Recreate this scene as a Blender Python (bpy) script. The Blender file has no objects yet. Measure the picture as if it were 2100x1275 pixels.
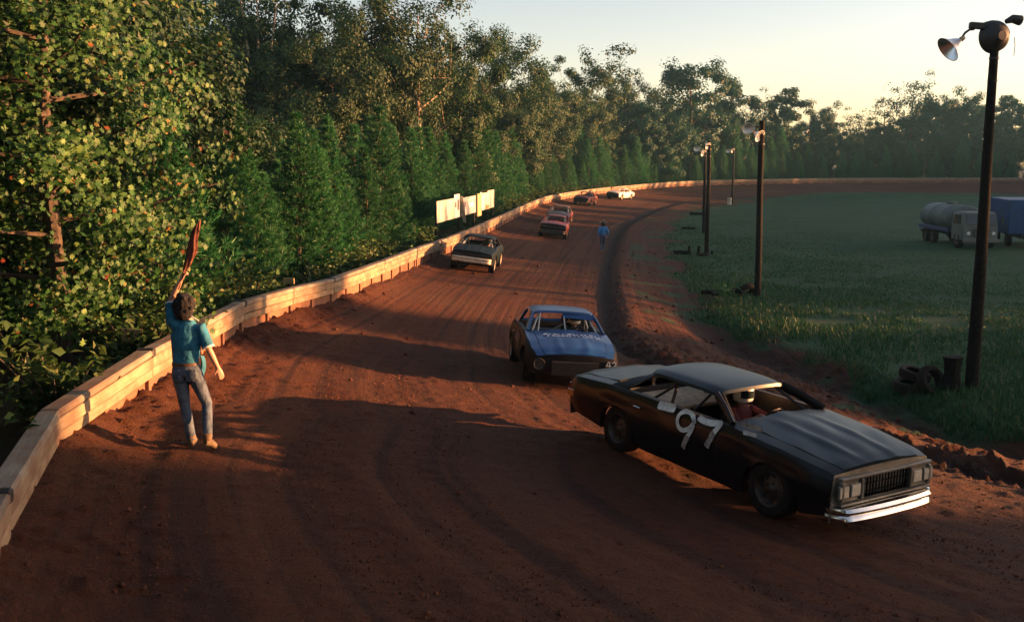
import bpy, math, random
import numpy as np
from mathutils import Vector, Matrix
rng = np.random.default_rng(7); random.seed(7)
S = bpy.context.scene; COL = S.collection
R = math.radians

# ------------------------------------------------------------------ camera, sky, sun, exposure
CAM_H = 4.2; FPX = 2050.0; PITCH = math.atan(302.5 / FPX)
cd = bpy.data.cameras.new('camera'); cam = bpy.data.objects.new('camera', cd); COL.objects.link(cam)
cam.location = (0, 0, CAM_H); cam.rotation_euler = (math.pi / 2 - PITCH, 0, 0)
cd.sensor_width = 36; cd.lens = 36 * FPX / 2100; cd.clip_start = 0.1; cd.clip_end = 4000
S.camera = cam

SUN_EL = 4.5; SUN_AZ = 4.0          # degrees; azimuth measured from +X towards +Y
W = bpy.data.worlds.new('World'); S.world = W; W.use_nodes = True
nt = W.node_tree
bg = nt.nodes['Background']
sky = nt.nodes.new('ShaderNodeTexSky'); sky.sky_type = 'NISHITA'; sky.sun_disc = False
sky.sun_elevation = R(SUN_EL); sky.sun_rotation = R(90 - SUN_AZ)
sky.altitude = 100; sky.air_density = 0.75; sky.dust_density = 1.0; sky.ozone_density = 1.0
wb = nt.nodes.new('ShaderNodeMix'); wb.data_type = 'RGBA'; wb.blend_type = 'MULTIPLY'; wb.inputs[0].default_value = 1.0
wb.inputs[7].default_value = (1.24, 0.955, 0.87, 1)                 # warm balance of the film, over the whole sky
nt.links.new(sky.outputs[0], wb.inputs[6]); nt.links.new(wb.outputs[2], bg.inputs[0]); bg.inputs[1].default_value = 0.08
sd = bpy.data.lights.new('sun', 'SUN'); sun = bpy.data.objects.new('sun', sd); COL.objects.link(sun)
sd.energy = 5.0; sd.angle = R(0.5); sd.color = (1.0, 0.44, 0.17)
_ts = Vector((math.cos(R(SUN_AZ)) * math.cos(R(SUN_EL)), math.sin(R(SUN_AZ)) * math.cos(R(SUN_EL)), math.sin(R(SUN_EL))))
sun.rotation_euler = _ts.to_track_quat('Z', 'Y').to_euler()
sun.location = (60, 0, 60)
S.view_settings.view_transform = 'Standard'; S.view_settings.look = 'None'
S.view_settings.exposure = 2.42; S.view_settings.gamma = 1.0; S.view_settings.use_curve_mapping = False
S.render.engine = 'CYCLES'
S.cycles.max_bounces = 6; S.cycles.transparent_max_bounces = 6; S.cycles.sample_clamp_indirect = 4

# ------------------------------------------------------------------ helpers
def tag(o, label=None, cat=None, group=None, kind=None):
    if label: o['label'] = label
    if cat: o['category'] = cat
    if group: o['group'] = group
    if kind: o['kind'] = kind
    return o
def empty(name, loc=(0, 0, 0), rz=0.0, label=None, cat=None, group=None):
    o = bpy.data.objects.new(name, None); COL.objects.link(o)
    o.location = loc; o.rotation_euler = (0, 0, rz); o.empty_display_size = 0.3
    return tag(o, label, cat, group)
def link(name, me, parent=None, mats=None):
    o = bpy.data.objects.new(name, me); COL.objects.link(o)
    if parent is not None: o.parent = parent
    if mats is not None:
        if not isinstance(mats, (list, tuple)): mats = [mats]
        for m in mats: me.materials.append(m)
    return o
def copy_tree(o, parent=None):
    c = o.copy(); COL.objects.link(c)
    if parent is not None: c.parent = parent
    for ch in list(o.children): copy_tree(ch, c)
    return c
_cp, _sp = math.cos(PITCH), math.sin(PITCH)
def ray(px, py):
    x = (px - 1050) / FPX; y = (637.5 - py) / FPX
    return np.array([x, _cp + y * _sp, -_sp + y * _cp])
def at(px, py, z):
    d = ray(px, py); return d * ((z - CAM_H) / d[2]) + np.array([0, 0, CAM_H])

class MB:
    """collects shapes into one mesh"""
    def __init__(s): s.v = []; s.f = []; s.m = []; s.sm = []
    def add(s, vs, fs, mi=0, smooth=True):
        b = len(s.v); s.v += [tuple(map(float, p)) for p in vs]
        for f in fs: s.f.append(tuple(b + i for i in f)); s.m.append(mi); s.sm.append(smooth)
        return b
    def box(s, c, d, mi=0, rot=None, bev=0.0):
        hx, hy, hz = d[0] / 2, d[1] / 2, d[2] / 2
        if bev > 0:
            b = min(bev, hx * .45, hy * .45, hz * .45); vs = []
            for sz in (-1, 1):
                for (ax, ay) in ((-1, -1), (1, -1), (1, 1), (-1, 1)):
                    vs += [(ax * (hx - b), ay * (hy - b), sz * hz), (ax * hx, ay * (hy - b), sz * (hz - b)), (ax * (hx - b), ay * hy, sz * (hz - b))]
            # convex hull through bmesh-free face list: use corner triplets
            I = lambda z, k, j: z * 12 + k * 3 + j
            fs = [[I(1, k, 0) for k in range(4)], [I(0, k, 0) for k in (3, 2, 1, 0)]]
            for k in range(4):
                n = (k + 1) % 4
                if k % 2 == 0: j = 2
                else: j = 1
                fs.append([I(0, k, j), I(0, n, j), I(1, n, j), I(1, k, j)])
                fs.append([I(1, k, j), I(1, n, j), I(1, n, 0), I(1, k, 0)])
                fs.append([I(0, n, j), I(0, k, j), I(0, k, 0), I(0, n, 0)])
                if k % 2 == 0: e = [I(0, k, 1), I(0, k, 2), I(1, k, 2), I(1, k, 1)]
                else: e = [I(0, k, 2), I(0, k, 1), I(1, k, 1), I(1, k, 2)]
                fs.append(e)
                t1 = [I(1, k, 0), I(1, k, 1), I(1, k, 2)]; t0 = [I(0, k, 0), I(0, k, 2), I(0, k, 1)]
                if k % 2: t1.reverse(); t0.reverse()
                fs += [t1, t0]
        else:
            vs = [(x * hx, y * hy, z * hz) for z in (-1, 1) for (x, y) in ((-1, -1), (1, -1), (1, 1), (-1, 1))]
            fs = [(3, 2, 1, 0), (4, 5, 6, 7), (0, 1, 5, 4), (1, 2, 6, 5), (2, 3, 7, 6), (3, 0, 4, 7)]
        if rot is not None: vs = [rot @ Vector(p) for p in vs]
        vs = [(p[0] + c[0], p[1] + c[1], p[2] + c[2]) for p in vs]
        s.add(vs, fs, mi, False)
    def tube(s, pts, rad, n=8, mi=0, caps=True, sy=1.0, up=(0, 0, 1)):
        pts = [Vector(p) for p in pts]
        if not isinstance(rad, (list, tuple)): rad = [rad] * len(pts)
        vs = []; fs = []; prev = None
        for i, p in enumerate(pts):
            t = (pts[min(i + 1, len(pts) - 1)] - pts[max(i - 1, 0)]).normalized()
            if prev is None:
                u = Vector(up)
                if abs(t.dot(u)) > .95: u = Vector((1, 0, 0))
                a = t.cross(u).normalized()
            else:
                a = (prev - t * prev.dot(t)).normalized()
            b = t.cross(a); prev = a
            r = rad[i]; ra, rb = (r if isinstance(r, (list, tuple)) else (r, r * sy))
            for k in range(n):
                w = 2 * math.pi * k / n
                vs.append(p + a * (ra * math.cos(w)) + b * (rb * math.sin(w)))
        for i in range(len(pts) - 1):
            for k in range(n):
                fs.append((i * n + k, i * n + (k + 1) % n, (i + 1) * n + (k + 1) % n, (i + 1) * n + k))
        if caps:
            fs.append(tuple(reversed(range(n)))); fs.append(tuple((len(pts) - 1) * n + k for k in range(n)))
        s.add(vs, fs, mi, True)
    def lathe(s, prof, n=24, mi=0, M=None, arc=None):
        """prof: (r, h) pairs about local Z; M maps to place"""
        vs = []; fs = []
        for (r, h) in prof:
            for k in range(n):
                w = 2 * math.pi * k / n
                p = Vector((r * math.cos(w), r * math.sin(w), h)); vs.append(M @ p if M is not None else p)
        for i in range(len(prof) - 1):
            for k in range(n):
                fs.append((i * n + k, i * n + (k + 1) % n, (i + 1) * n + (k + 1) % n, (i + 1) * n + k))
        s.add(vs, fs, mi, True)
    def grid(s, P, mi=0, smooth=True, flip=False):
        """P[i][j] points"""
        n, m = len(P), len(P[0]); vs = [p for row in P for p in row]; fs = []
        for i in range(n - 1):
            for j in range(m - 1):
                f = (i * m + j, i * m + j + 1, (i + 1) * m + j + 1, (i + 1) * m + j)
                fs.append(f[::-1] if flip else f)
        s.add(vs, fs, mi, smooth)
    def prism(s, poly, y0, y1, mi=0, smooth=False):
        """polygon in (x,z) pushed from y0 to y1"""
        n = len(poly)
        vs = [(x, y0, z) for x, z in poly] + [(x, y1, z) for x, z in poly]
        fs = [tuple(range(n)), tuple(reversed(range(n, 2 * n)))]
        for k in range(n): fs.append((k, k + n, (k + 1) % n + n, (k + 1) % n))
        s.add(vs, fs, mi, smooth)
    def mesh(s, name, sharp=35):
        me = bpy.data.meshes.new(name); me.from_pydata(s.v, [], s.f)
        me.polygons.foreach_set('material_index', s.m); me.polygons.foreach_set('use_smooth', s.sm)
        me.update()
        if sharp: me.set_sharp_from_angle(angle=R(sharp))
        return me
    def build(s, name, mats, parent=None, sharp=35):
        return link(name, s.mesh(name, sharp), parent, mats)

def tri_mesh(name, V, T, smooth=False):
    """fast mesh from numpy vertex (n,3) and triangle (m,3) arrays"""
    me = bpy.data.meshes.new(name); n, m = len(V), len(T)
    me.vertices.add(n); me.vertices.foreach_set('co', np.ascontiguousarray(V, np.float32).ravel())
    me.loops.add(m * 3); me.loops.foreach_set('vertex_index', np.ascontiguousarray(T, np.int32).ravel())
    me.polygons.add(m); me.polygons.foreach_set('loop_start', np.arange(0, m * 3, 3, dtype=np.int32))
    me.polygons.foreach_set('use_smooth', np.full(m, smooth))
    me.update(calc_edges=True); return me

def vnoise(x, y, seed=0):
    xi = np.floor(x).astype(np.int64); yi = np.floor(y).astype(np.int64); fx = x - xi; fy = y - yi
    fx = fx * fx * (3 - 2 * fx); fy = fy * fy * (3 - 2 * fy)
    def h(a, b):
        n = (a * 374761393 + b * 668265263 + seed * 974634777) & 0x7fffffff
        n = ((n ^ (n >> 13)) * 1274126177) & 0x7fffffff
        return ((n ^ (n >> 16)) & 0xffff) / 65535.0
    return (h(xi, yi) * (1 - fx) + h(xi + 1, yi) * fx) * (1 - fy) + (h(xi, yi + 1) * (1 - fx) + h(xi + 1, yi + 1) * fx) * fy
def fbm(x, y, seed=0, o=4):
    s = 0; a = .5; t = 0
    for i in range(o):
        s = s + a * vnoise(x * 2 ** i, y * 2 ** i, seed + i); t += a; a *= .5
    return s / t

# ------------------------------------------------------------------ materials
def newmat(name):
    m = bpy.data.materials.new(name); m.use_nodes = True
    return m, m.node_tree, m.node_tree.nodes, m.node_tree.links, m.node_tree.nodes['Principled BSDF']
def N(nt, t, **kw):
    n = nt.nodes.new(t)
    for k, v in kw.items():
        if k.startswith('i_'):
            key = k[2:]; n.inputs[int(key) if key.isdigit() else key.replace('_', ' ')].default_value = v
        else: setattr(n, k, v)
    return n
def ramp(nt, stops, interp='LINEAR'):
    r = nt.nodes.new('ShaderNodeValToRGB'); e = r.color_ramp.elements; r.color_ramp.interpolation = interp
    while len(e) < len(stops): e.new(.5)
    for el, (p, c) in zip(e, stops): el.position = p; el.color = (*c, 1) if len(c) == 3 else c
    return r
def simple(name, c, rough=.6, metal=0.0, var=.25, scale=8.0, bump=.0, spec=.5, coat=0.0, c2=None, bscale=40.0):
    m, nt, nd, lk, p = newmat(name)
    tc = N(nt, 'ShaderNodeTexCoord'); no = N(nt, 'ShaderNodeTexNoise', i_Scale=scale, i_Detail=5.0, i_Roughness=.6)
    lk.new(tc.outputs['Object'], no.inputs['Vector'])
    a = tuple(max(0, x * (1 - var)) for x in c); b = c2 if c2 else tuple(min(1, x * (1 + var)) for x in c)
    r = ramp(nt, [(.35, a), (.65, b)]); lk.new(no.outputs['Fac'], r.inputs[0]); lk.new(r.outputs[0], p.inputs['Base Color'])
    p.inputs['Roughness'].default_value = rough; p.inputs['Metallic'].default_value = metal
    p.inputs['Specular IOR Level'].default_value = spec; p.inputs['Coat Weight'].default_value = coat
    if bump:
        n2 = N(nt, 'ShaderNodeTexNoise', i_Scale=bscale, i_Detail=4.0); lk.new(tc.outputs['Object'], n2.inputs['Vector'])
        bp = N(nt, 'ShaderNodeBump', i_Strength=bump, i_Distance=.02); lk.new(n2.outputs['Fac'], bp.inputs['Height']); lk.new(bp.outputs[0], p.inputs['Normal'])
    return m
CLAY = (.16, .052, .022)
def paint(name, c, rough=.32, coat=.5, dirt=.55, low=.55, c2=None, metal=0.0, spec=.4):
    """worn car paint with red clay dust thrown up from below and blotches of dust"""
    m, nt, nd, lk, p = newmat(name)
    tc = N(nt, 'ShaderNodeTexCoord'); sx = N(nt, 'ShaderNodeSeparateXYZ'); lk.new(tc.outputs['Object'], sx.inputs[0])
    n1 = N(nt, 'ShaderNodeTexNoise', i_Scale=3.0, i_Detail=8.0, i_Roughness=.7); lk.new(tc.outputs['Object'], n1.inputs['Vector'])
    n2 = N(nt, 'ShaderNodeTexNoise', i_Scale=1.3, i_Detail=3.0); lk.new(tc.outputs['Object'], n2.inputs['Vector'])
    mr = N(nt, 'ShaderNodeMapRange', i_1=low + .25, i_2=.12, i_3=0.0, i_4=.8); lk.new(sx.outputs['Z'], mr.inputs[0])
    ad = N(nt, 'ShaderNodeMath', operation='MULTIPLY_ADD'); lk.new(n1.outputs['Fac'], ad.inputs[0]); ad.inputs[1].default_value = .9; lk.new(mr.outputs[0], ad.inputs[2])
    f = N(nt, 'ShaderNodeMapRange', i_1=.52, i_2=1.15, i_3=0.0, i_4=dirt); lk.new(ad.outputs[0], f.inputs[0])
    base = ramp(nt, [(.3, tuple(x * .75 for x in c)), (.7, c2 if c2 else tuple(min(1, x * 1.25) for x in c))]); lk.new(n2.outputs['Fac'], base.inputs[0])
    mx = N(nt, 'ShaderNodeMix', data_type='RGBA'); lk.new(f.outputs[0], mx.inputs[0]); lk.new(base.outputs[0], mx.inputs[6]); mx.inputs[7].default_value = (*CLAY, 1)
    lk.new(mx.outputs[2], p.inputs['Base Color'])
    rr = N(nt, 'ShaderNodeMapRange', i_1=0.0, i_2=.5, i_3=rough, i_4=.85); lk.new(f.outputs[0], rr.inputs[0]); lk.new(rr.outputs[0], p.inputs['Roughness'])
    p.inputs['Coat Weight'].default_value = coat; p.inputs['Coat Roughness'].default_value = .18; p.inputs['Specular IOR Level'].default_value = spec; p.inputs['Metallic'].default_value = metal
    bp = N(nt, 'ShaderNodeBump', i_Strength=.12, i_Distance=.03); lk.new(n2.outputs['Fac'], bp.inputs['Height']); lk.new(bp.outputs[0], p.inputs['Normal'])
    return m
def leaf_mat(name, stops, trans=.35, rough=.55, spec=.3):
    """foliage: colour differs leaf by leaf (per mesh island and per object)"""
    m, nt, nd, lk, p = newmat(name)
    g = N(nt, 'ShaderNodeNewGeometry'); oi = N(nt, 'ShaderNodeObjectInfo')
    ml = N(nt, 'ShaderNodeMath', operation='MULTIPLY_ADD'); lk.new(oi.outputs['Random'], ml.inputs[0]); ml.inputs[1].default_value = .35; lk.new(g.outputs['Random Per Island'], ml.inputs[2])
    fr = N(nt, 'ShaderNodeMath', operation='MODULO'); lk.new(ml.outputs[0], fr.inputs[0]); fr.inputs[1].default_value = 1.0001
    r = ramp(nt, stops); lk.new(fr.outputs[0], r.inputs[0])
    hs = N(nt, 'ShaderNodeHueSaturation'); lk.new(r.outputs[0], hs.inputs['Color'])
    mr = N(nt, 'ShaderNodeMapRange', i_1=0.0, i_2=1.0, i_3=.75, i_4=1.2); lk.new(oi.outputs['Random'], mr.inputs[0]); lk.new(mr.outputs[0], hs.inputs['Value'])
    lk.new(hs.outputs[0], p.inputs['Base Color']); p.inputs['Roughness'].default_value = rough; p.inputs['Specular IOR Level'].default_value = spec
    t = N(nt, 'ShaderNodeBsdfTranslucent'); lk.new(hs.outputs[0], t.inputs[0])
    mx = N(nt, 'ShaderNodeMixShader'); mx.inputs[0].default_value = trans
    lk.new(p.outputs[0], mx.inputs[1]); lk.new(t.outputs[0], mx.inputs[2]); lk.new(mx.outputs[0], nd['Material Output'].inputs[0])
    return m
M = {}
M['maple'] = leaf_mat('maple_leaf', [(0, (.010, .048, .012)), (.4, (.022, .085, .018)), (.78, (.050, .135, .030)), (.93, (.095, .165, .042)), (.975, (.16, .15, .045)), (.992, (.22, .095, .025)), (1, (.20, .035, .02))], .2)
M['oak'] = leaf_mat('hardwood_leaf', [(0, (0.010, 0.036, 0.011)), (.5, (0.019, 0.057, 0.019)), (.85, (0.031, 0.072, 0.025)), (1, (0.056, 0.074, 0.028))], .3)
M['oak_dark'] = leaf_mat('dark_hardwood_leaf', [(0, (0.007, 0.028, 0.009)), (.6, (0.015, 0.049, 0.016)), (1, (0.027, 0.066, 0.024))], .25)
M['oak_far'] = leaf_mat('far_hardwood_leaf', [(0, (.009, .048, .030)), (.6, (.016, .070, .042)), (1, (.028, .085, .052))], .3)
M['pine'] = leaf_mat('pine_needle', [(0, (0.012, 0.080, 0.027)), (.6, (0.024, 0.133, 0.040)), (1, (0.046, 0.170, 0.052))], .3, .5)
M['weed'] = leaf_mat('weed_leaf', [(0, (0.018, 0.048, 0.011)), (.6, (0.041, 0.090, 0.021)), (.9, (0.074, 0.122, 0.033)), (1, (0.118, 0.138, 0.048))], .35)
M['bark'] = simple('bark', (.060, .045, .034), .9, var=.5, scale=5, bump=.8, bscale=18)
M['pale_bark'] = simple('pale_bark', (.34, .25, .18), .85, var=.35, scale=6, bump=.5, bscale=25)
M['pole'] = simple('creosote_wood', (.011, .009, .007), .9, spec=.15, var=.5, scale=9, bump=.6, bscale=30)
M['chrome'] = simple('chrome', (.72, .70, .66), .16, 1.0, var=.18, scale=4)
M['silver'] = simple('silver_paint', (.52, .49, .42), .38, .35, var=.2, scale=6)
M['rubber'] = simple('tyre_rubber', (.014, .013, .012), .85, var=.4, scale=14, spec=.2, c2=(.030, .019, .013), bump=.3, bscale=60)
M['black'] = simple('black_metal', (.016, .015, .014), .55, var=.4, scale=10)
M['steel'] = simple('wheel_steel', (.30, .29, .27), .42, .7, var=.35, scale=12, c2=(.36, .26, .18))
M['cage'] = simple('cage_tube', (.42, .46, .46), .42, .2, var=.2, scale=10)
M['galv'] = simple('galvanised_reflector', (.74, .75, .76), .3, .9, var=.08, scale=12)
M['enamel'] = simple('white_enamel_reflector', (.80, .79, .74), .3, .0, var=.05, coat=.5)
M['glass'] = simple('dark_glass', (.02, .03, .035), .06, var=.1, coat=.3)
M['lens'] = simple('headlight_lens', (.55, .55, .50), .12, var=.1, coat=1.0)
M['amber'] = simple('amber_lens', (.55, .18, .03), .25, var=.1, coat=1.0)
M['redlens'] = simple('red_lens', (.30, .02, .015), .25, var=.1, coat=1.0)
M['white'] = simple('white_paint', (.70, .70, .66), .55, var=.12, scale=20)
M['fadedwhite'] = simple('worn_white_paint', (.30, .28, .25), .7, var=.6, scale=22)
M['skin'] = simple('skin', (.46, .25, .17), .5, var=.08, scale=30, spec=.4)

# ------------------------------------------------------------------ the lie of the land
def catmull(P, step):
    P = np.asarray(P, float); out = []
    Q = np.vstack([2 * P[0] - P[1], P, 2 * P[-1] - P[-2]])
    for i in range(1, len(Q) - 2):
        p0, p1, p2, p3 = Q[i - 1], Q[i], Q[i + 1], Q[i + 2]
        n = max(2, int(np.linalg.norm((p2 - p1)[:2]) / .2)); t = np.linspace(0, 1, n, endpoint=False)[:, None]
        out.append(.5 * (2 * p1 + (p2 - p0) * t + (2 * p0 - 5 * p1 + 4 * p2 - p3) * t ** 2 + (3 * p1 - p0 - 3 * p2 + p3) * t ** 3))
    out = np.vstack(out + [P[-1:]])
    L = np.r_[0, np.cumsum(np.linalg.norm(np.diff(out[:, :2], axis=0), axis=1))]
    s = np.arange(0, L[-1], step)
    return np.stack([np.interp(s, L, out[:, k]) for k in range(out.shape[1])], 1), s
_w = [(23, 1082, .90), (88, 953, .90), (196, 867, .90), (349, 792, .82), (457, 709, .74), (543, 669, .70), (643, 637, .56), (715, 614, .44),
      (861, 549, .20), (974, 497, .10), (1090, 433, .10), (1131, 416.5, .16), (1194, 404.5, .28), (1268, 395, .44), (1400, 383, .74), (1560, 378, .90), (1750, 375, .92), (2078, 374, .90)]
_wp = [tuple(at(x, y, z)) for x, y, z in _w]
_pre = [(34, -13, .6), (16, -12, .7), (6, -9, .8), (0.5, -5, .85), (-1.9, 0.2, .9), (-3.4, 5.2, .9)]
_post = [(106, 170, .9), (124, 154, .9), (131, 125, .8), (127, 75, .6), (110, 25, .5), (75, -4, .5)]
WALL, WS = catmull(_pre + _wp + _post, 1.0)
_r = [(1900, 940, -.30), (1500, 800, -.36), (1292, 720, -.45), (1243, 640, -.55), (1250, 520, -.72), (1290, 455, -.72), (1400, 415, -.55), (1550, 404, -.35), (1700, 398, -.3), (2078, 394, -.3)]
_rp = [(22, 3, -.3), (13, 9, -.3)] + [tuple(at(x, y, z)) for x, y, z in _r] + [(100, 150, -.3), (112, 125, -.3), (108, 80, -.3)]
RUT, _ = catmull(_rp, 1.0)
_e = [(2078, 880, -.85), (1900, 800, -.85), (1700, 735, -.85), (1560, 690, -.85), (1450, 622, -.85), (1392, 540, -.88), (1380, 482, -.9), (1395, 445, -.9), (1450, 426, -.9), (1550, 415, -.9), (1700, 405, -.9), (2078, 403, -.9)]
_ep = [(25, 6, -.85), (15, 14, -.85)] + [tuple(at(x, y, z)) for x, y, z in _e] + [(95, 140, -.9), (104, 115, -.9), (100, 80, -.9), (85, 35, -.9), (45, 8, -.9)]
EDGE, _ = catmull(_ep, 1.0)

def nearest(P, C):
    """signed distance (left of travel +) and arc position of points P (n,2) to polyline C"""
    A = C[:-1, :2]; D = C[1:, :2] - A; L2 = (D ** 2).sum(1); n = len(A)
    L = np.r_[0, np.cumsum(np.sqrt(L2))]; st = 6; CV = A[::st] + 0; P = np.asarray(P, float)
    best = np.full(len(P), 1e18); kc = np.zeros(len(P), int)
    for j in range(len(CV)):
        dd = (P[:, 0] - CV[j, 0]) ** 2 + (P[:, 1] - CV[j, 1]) ** 2
        m = dd < best; best[m] = dd[m]; kc[m] = j * st
    best[:] = 1e18; d = np.zeros(len(P)); u = np.zeros(len(P))
    for o in range(-st - 1, st + 2):
        k = np.clip(kc + o, 0, n - 1); px = P[:, 0] - A[k, 0]; py = P[:, 1] - A[k, 1]; dx = D[k, 0]; dy = D[k, 1]
        t = np.clip((px * dx + py * dy) / L2[k], 0, 1); dd = (px - t * dx) ** 2 + (py - t * dy) ** 2
        m = dd < best; best[m] = dd[m]; d[m] = (np.sqrt(dd) * np.where(dx * py - dy * px > 0, 1, -1))[m]; u[m] = (L[k] + t * np.sqrt(L2[k]))[m]
    return d, u
_dr, _ur = nearest(RUT[:, :2], WALL)                 # the rut seen from the wall: width of the track along the wall
_o = np.argsort(_ur); WU, WW, WZI = _ur[_o], np.abs(_dr[_o]), RUT[_o, 2]
_wl = np.r_[0, np.cumsum(np.linalg.norm(np.diff(WALL[:, :2], axis=0), axis=1))]
SNEAR = float(np.interp(14, WALL[:120, 1][20:80], _wl[20:80]))
def land(x, y, full=False):
    """height of the ground, and the masks that colour it"""
    x = np.atleast_1d(np.asarray(x, float)); y = np.atleast_1d(np.asarray(y, float))
    P = np.stack([x, y], 1); d, u = nearest(P, WALL); d = -d     # + = inside the track
    zw = np.interp(u, _wl, WALL[:, 2]); w = np.interp(u, WU, WW); zi = np.interp(u, WU, WZI)
    ex = np.interp(y, [16, 30, 60], [1.25, 3.0, 3.6])
    s = np.clip(d / w, 0, 1); dd_ = np.maximum(d, 0); fz = np.clip((y - 24) / 8, 0, 1)
    z = zi + (zw - zi) * ((1 - fz) * (1 - s) ** ex + fz * (1 - s) ** 1.2)
    de, _ = nearest(P, EDGE); de = -de                           # + = in the grass
    dr, _ = nearest(P, RUT); dr = -dr                            # + = infield side of the rut
    k = np.clip((d - w) / 4.0, 0, 1); z = np.where(d > w, zi + (-.9 - zi) * k * k * (3 - 2 * k), z)
    far = np.clip((y - 60) / 60, 0, 1)
    z = z - .16 * np.exp(-(dr / (.32 + .5 * far)) ** 2) + .07 * np.exp(-((dr - .75) / .35) ** 2)
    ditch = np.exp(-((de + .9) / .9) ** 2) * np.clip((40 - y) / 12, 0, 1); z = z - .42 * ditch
    berm = np.exp(-(np.clip(d, 0, 9) / .45) ** 2) * (d > -.2) * (.03 + .17 * fbm(u * .9, d * 2, 5)); z = z + berm
    out = d < -.15
    z = np.where(out, zw - .15 - .25 * np.clip(-d / 3, 0, 1) + .5 * (fbm(x * .12, y * .12, 9) - .5) * np.clip(-d / 8, 0, 1), z)
    inf = de > 0
    z = z + np.where(inf, .12 * (fbm(x * .25, y * .25, 3) - .5), 0)
    if not full: return z
    return z, d, u, w, de, dr, ditch
def gz(x, y): return float(land(x, y)[0])
def on(px, py):
    """point of the ground seen at a pixel"""
    z = -.2
    for _ in range(12):
        p = at(px, py, z); z = .5 * z + .5 * gz(p[0], p[1])
    p = at(px, py, z); return Vector((p[0], p[1], gz(p[0], p[1])))

def axis(segs):
    out = [segs[0][0]]
    for a, b, s0, s1 in segs:
        x = a
        while x < b - 1e-6:
            f = (x - a) / (b - a); x += s0 + (s1 - s0) * f; out.append(min(x, b))
    return np.unique(np.round(out, 4))
_xs = axis([(-700, -60, 60, 12), (-60, -12, 5, .8), (-12, -6.5, .6, .075), (-6.5, 9, .075, .075), (9, 24, .09, .35), (24, 60, .4, 1.2), (60, 140, 1.3, 2.2), (140, 700, 10, 70)])
_ys = axis([(-160, -20, 25, 6), (-20, 5, 4, .4), (5, 7.5, .3, .06), (7.5, 22, .055, .075), (22, 40, .08, .22), (40, 90, .25, .6), (90, 185, .65, 1.2), (185, 900, 3, 60)])
X, Y = np.meshgrid(_xs, _ys); nx, ny = len(_xs), len(_ys)
fx, fy = X.ravel(), Y.ravel()
Z, D_, U_, W_, DE, DR, DI = land(fx, fy, True)
# fine relief: ruts that follow the track, clods, trodden shoulder
track = (D_ > -.1) & (DE < .6)
s_ = D_ / W_
rutn = fbm(s_ * 26, U_ * .045, 21, 3) - .5
near = np.clip((34 - fy) / 10, 0, 1)
Z = Z + np.where(track & (DR < 0), .05 * rutn * near, 0)
clod = np.maximum(0, fbm(fx * 6.5, fy * 6.5, 33, 3) - .52)
Z = Z + np.where(track, near * clod * (.09 + .25 * np.exp(-(D_ / .9) ** 2) + .22 * (DR > -.3) + .25 * np.exp(-(DR / .6) ** 2)), 0)
Z = Z + np.where(track & (DR > 0), .10 * (fbm(fx * 1.1, fy * 1.1, 41, 4) - .5) * np.clip((60 - fy) / 20, 0, 1), 0)
gm = np.clip((DE + 1.6 * (fbm(fx * .35, fy * .35, 51, 4) - .5) * np.clip(1.6 - fy / 90, .3, 1.5) * 2.2) / .9 + .5, 0, 1)
patch = np.clip((fbm(fx * .8, fy * .8, 61, 3) - .56) * 9, 0, 1) * ((DE < 0) & (DE > -2.6) & (DR > .5)); gm = np.maximum(gm, patch * .8)
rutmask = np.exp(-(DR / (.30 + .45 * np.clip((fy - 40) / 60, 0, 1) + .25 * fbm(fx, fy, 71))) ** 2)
V = np.stack([fx, fy, Z], 1)
idx = np.arange(nx * ny).reshape(ny, nx)
quads = np.stack([idx[:-1, :-1], idx[:-1, 1:], idx[1:, 1:], idx[1:, :-1]], -1).reshape(-1, 4)
qd, qe = D_[quads].mean(1), DE[quads].mean(1)
zone = np.where(qd < -.1, 2, np.where(qe > .6, 1, 0))            # 0 track, 1 infield, 2 forest floor

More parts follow.
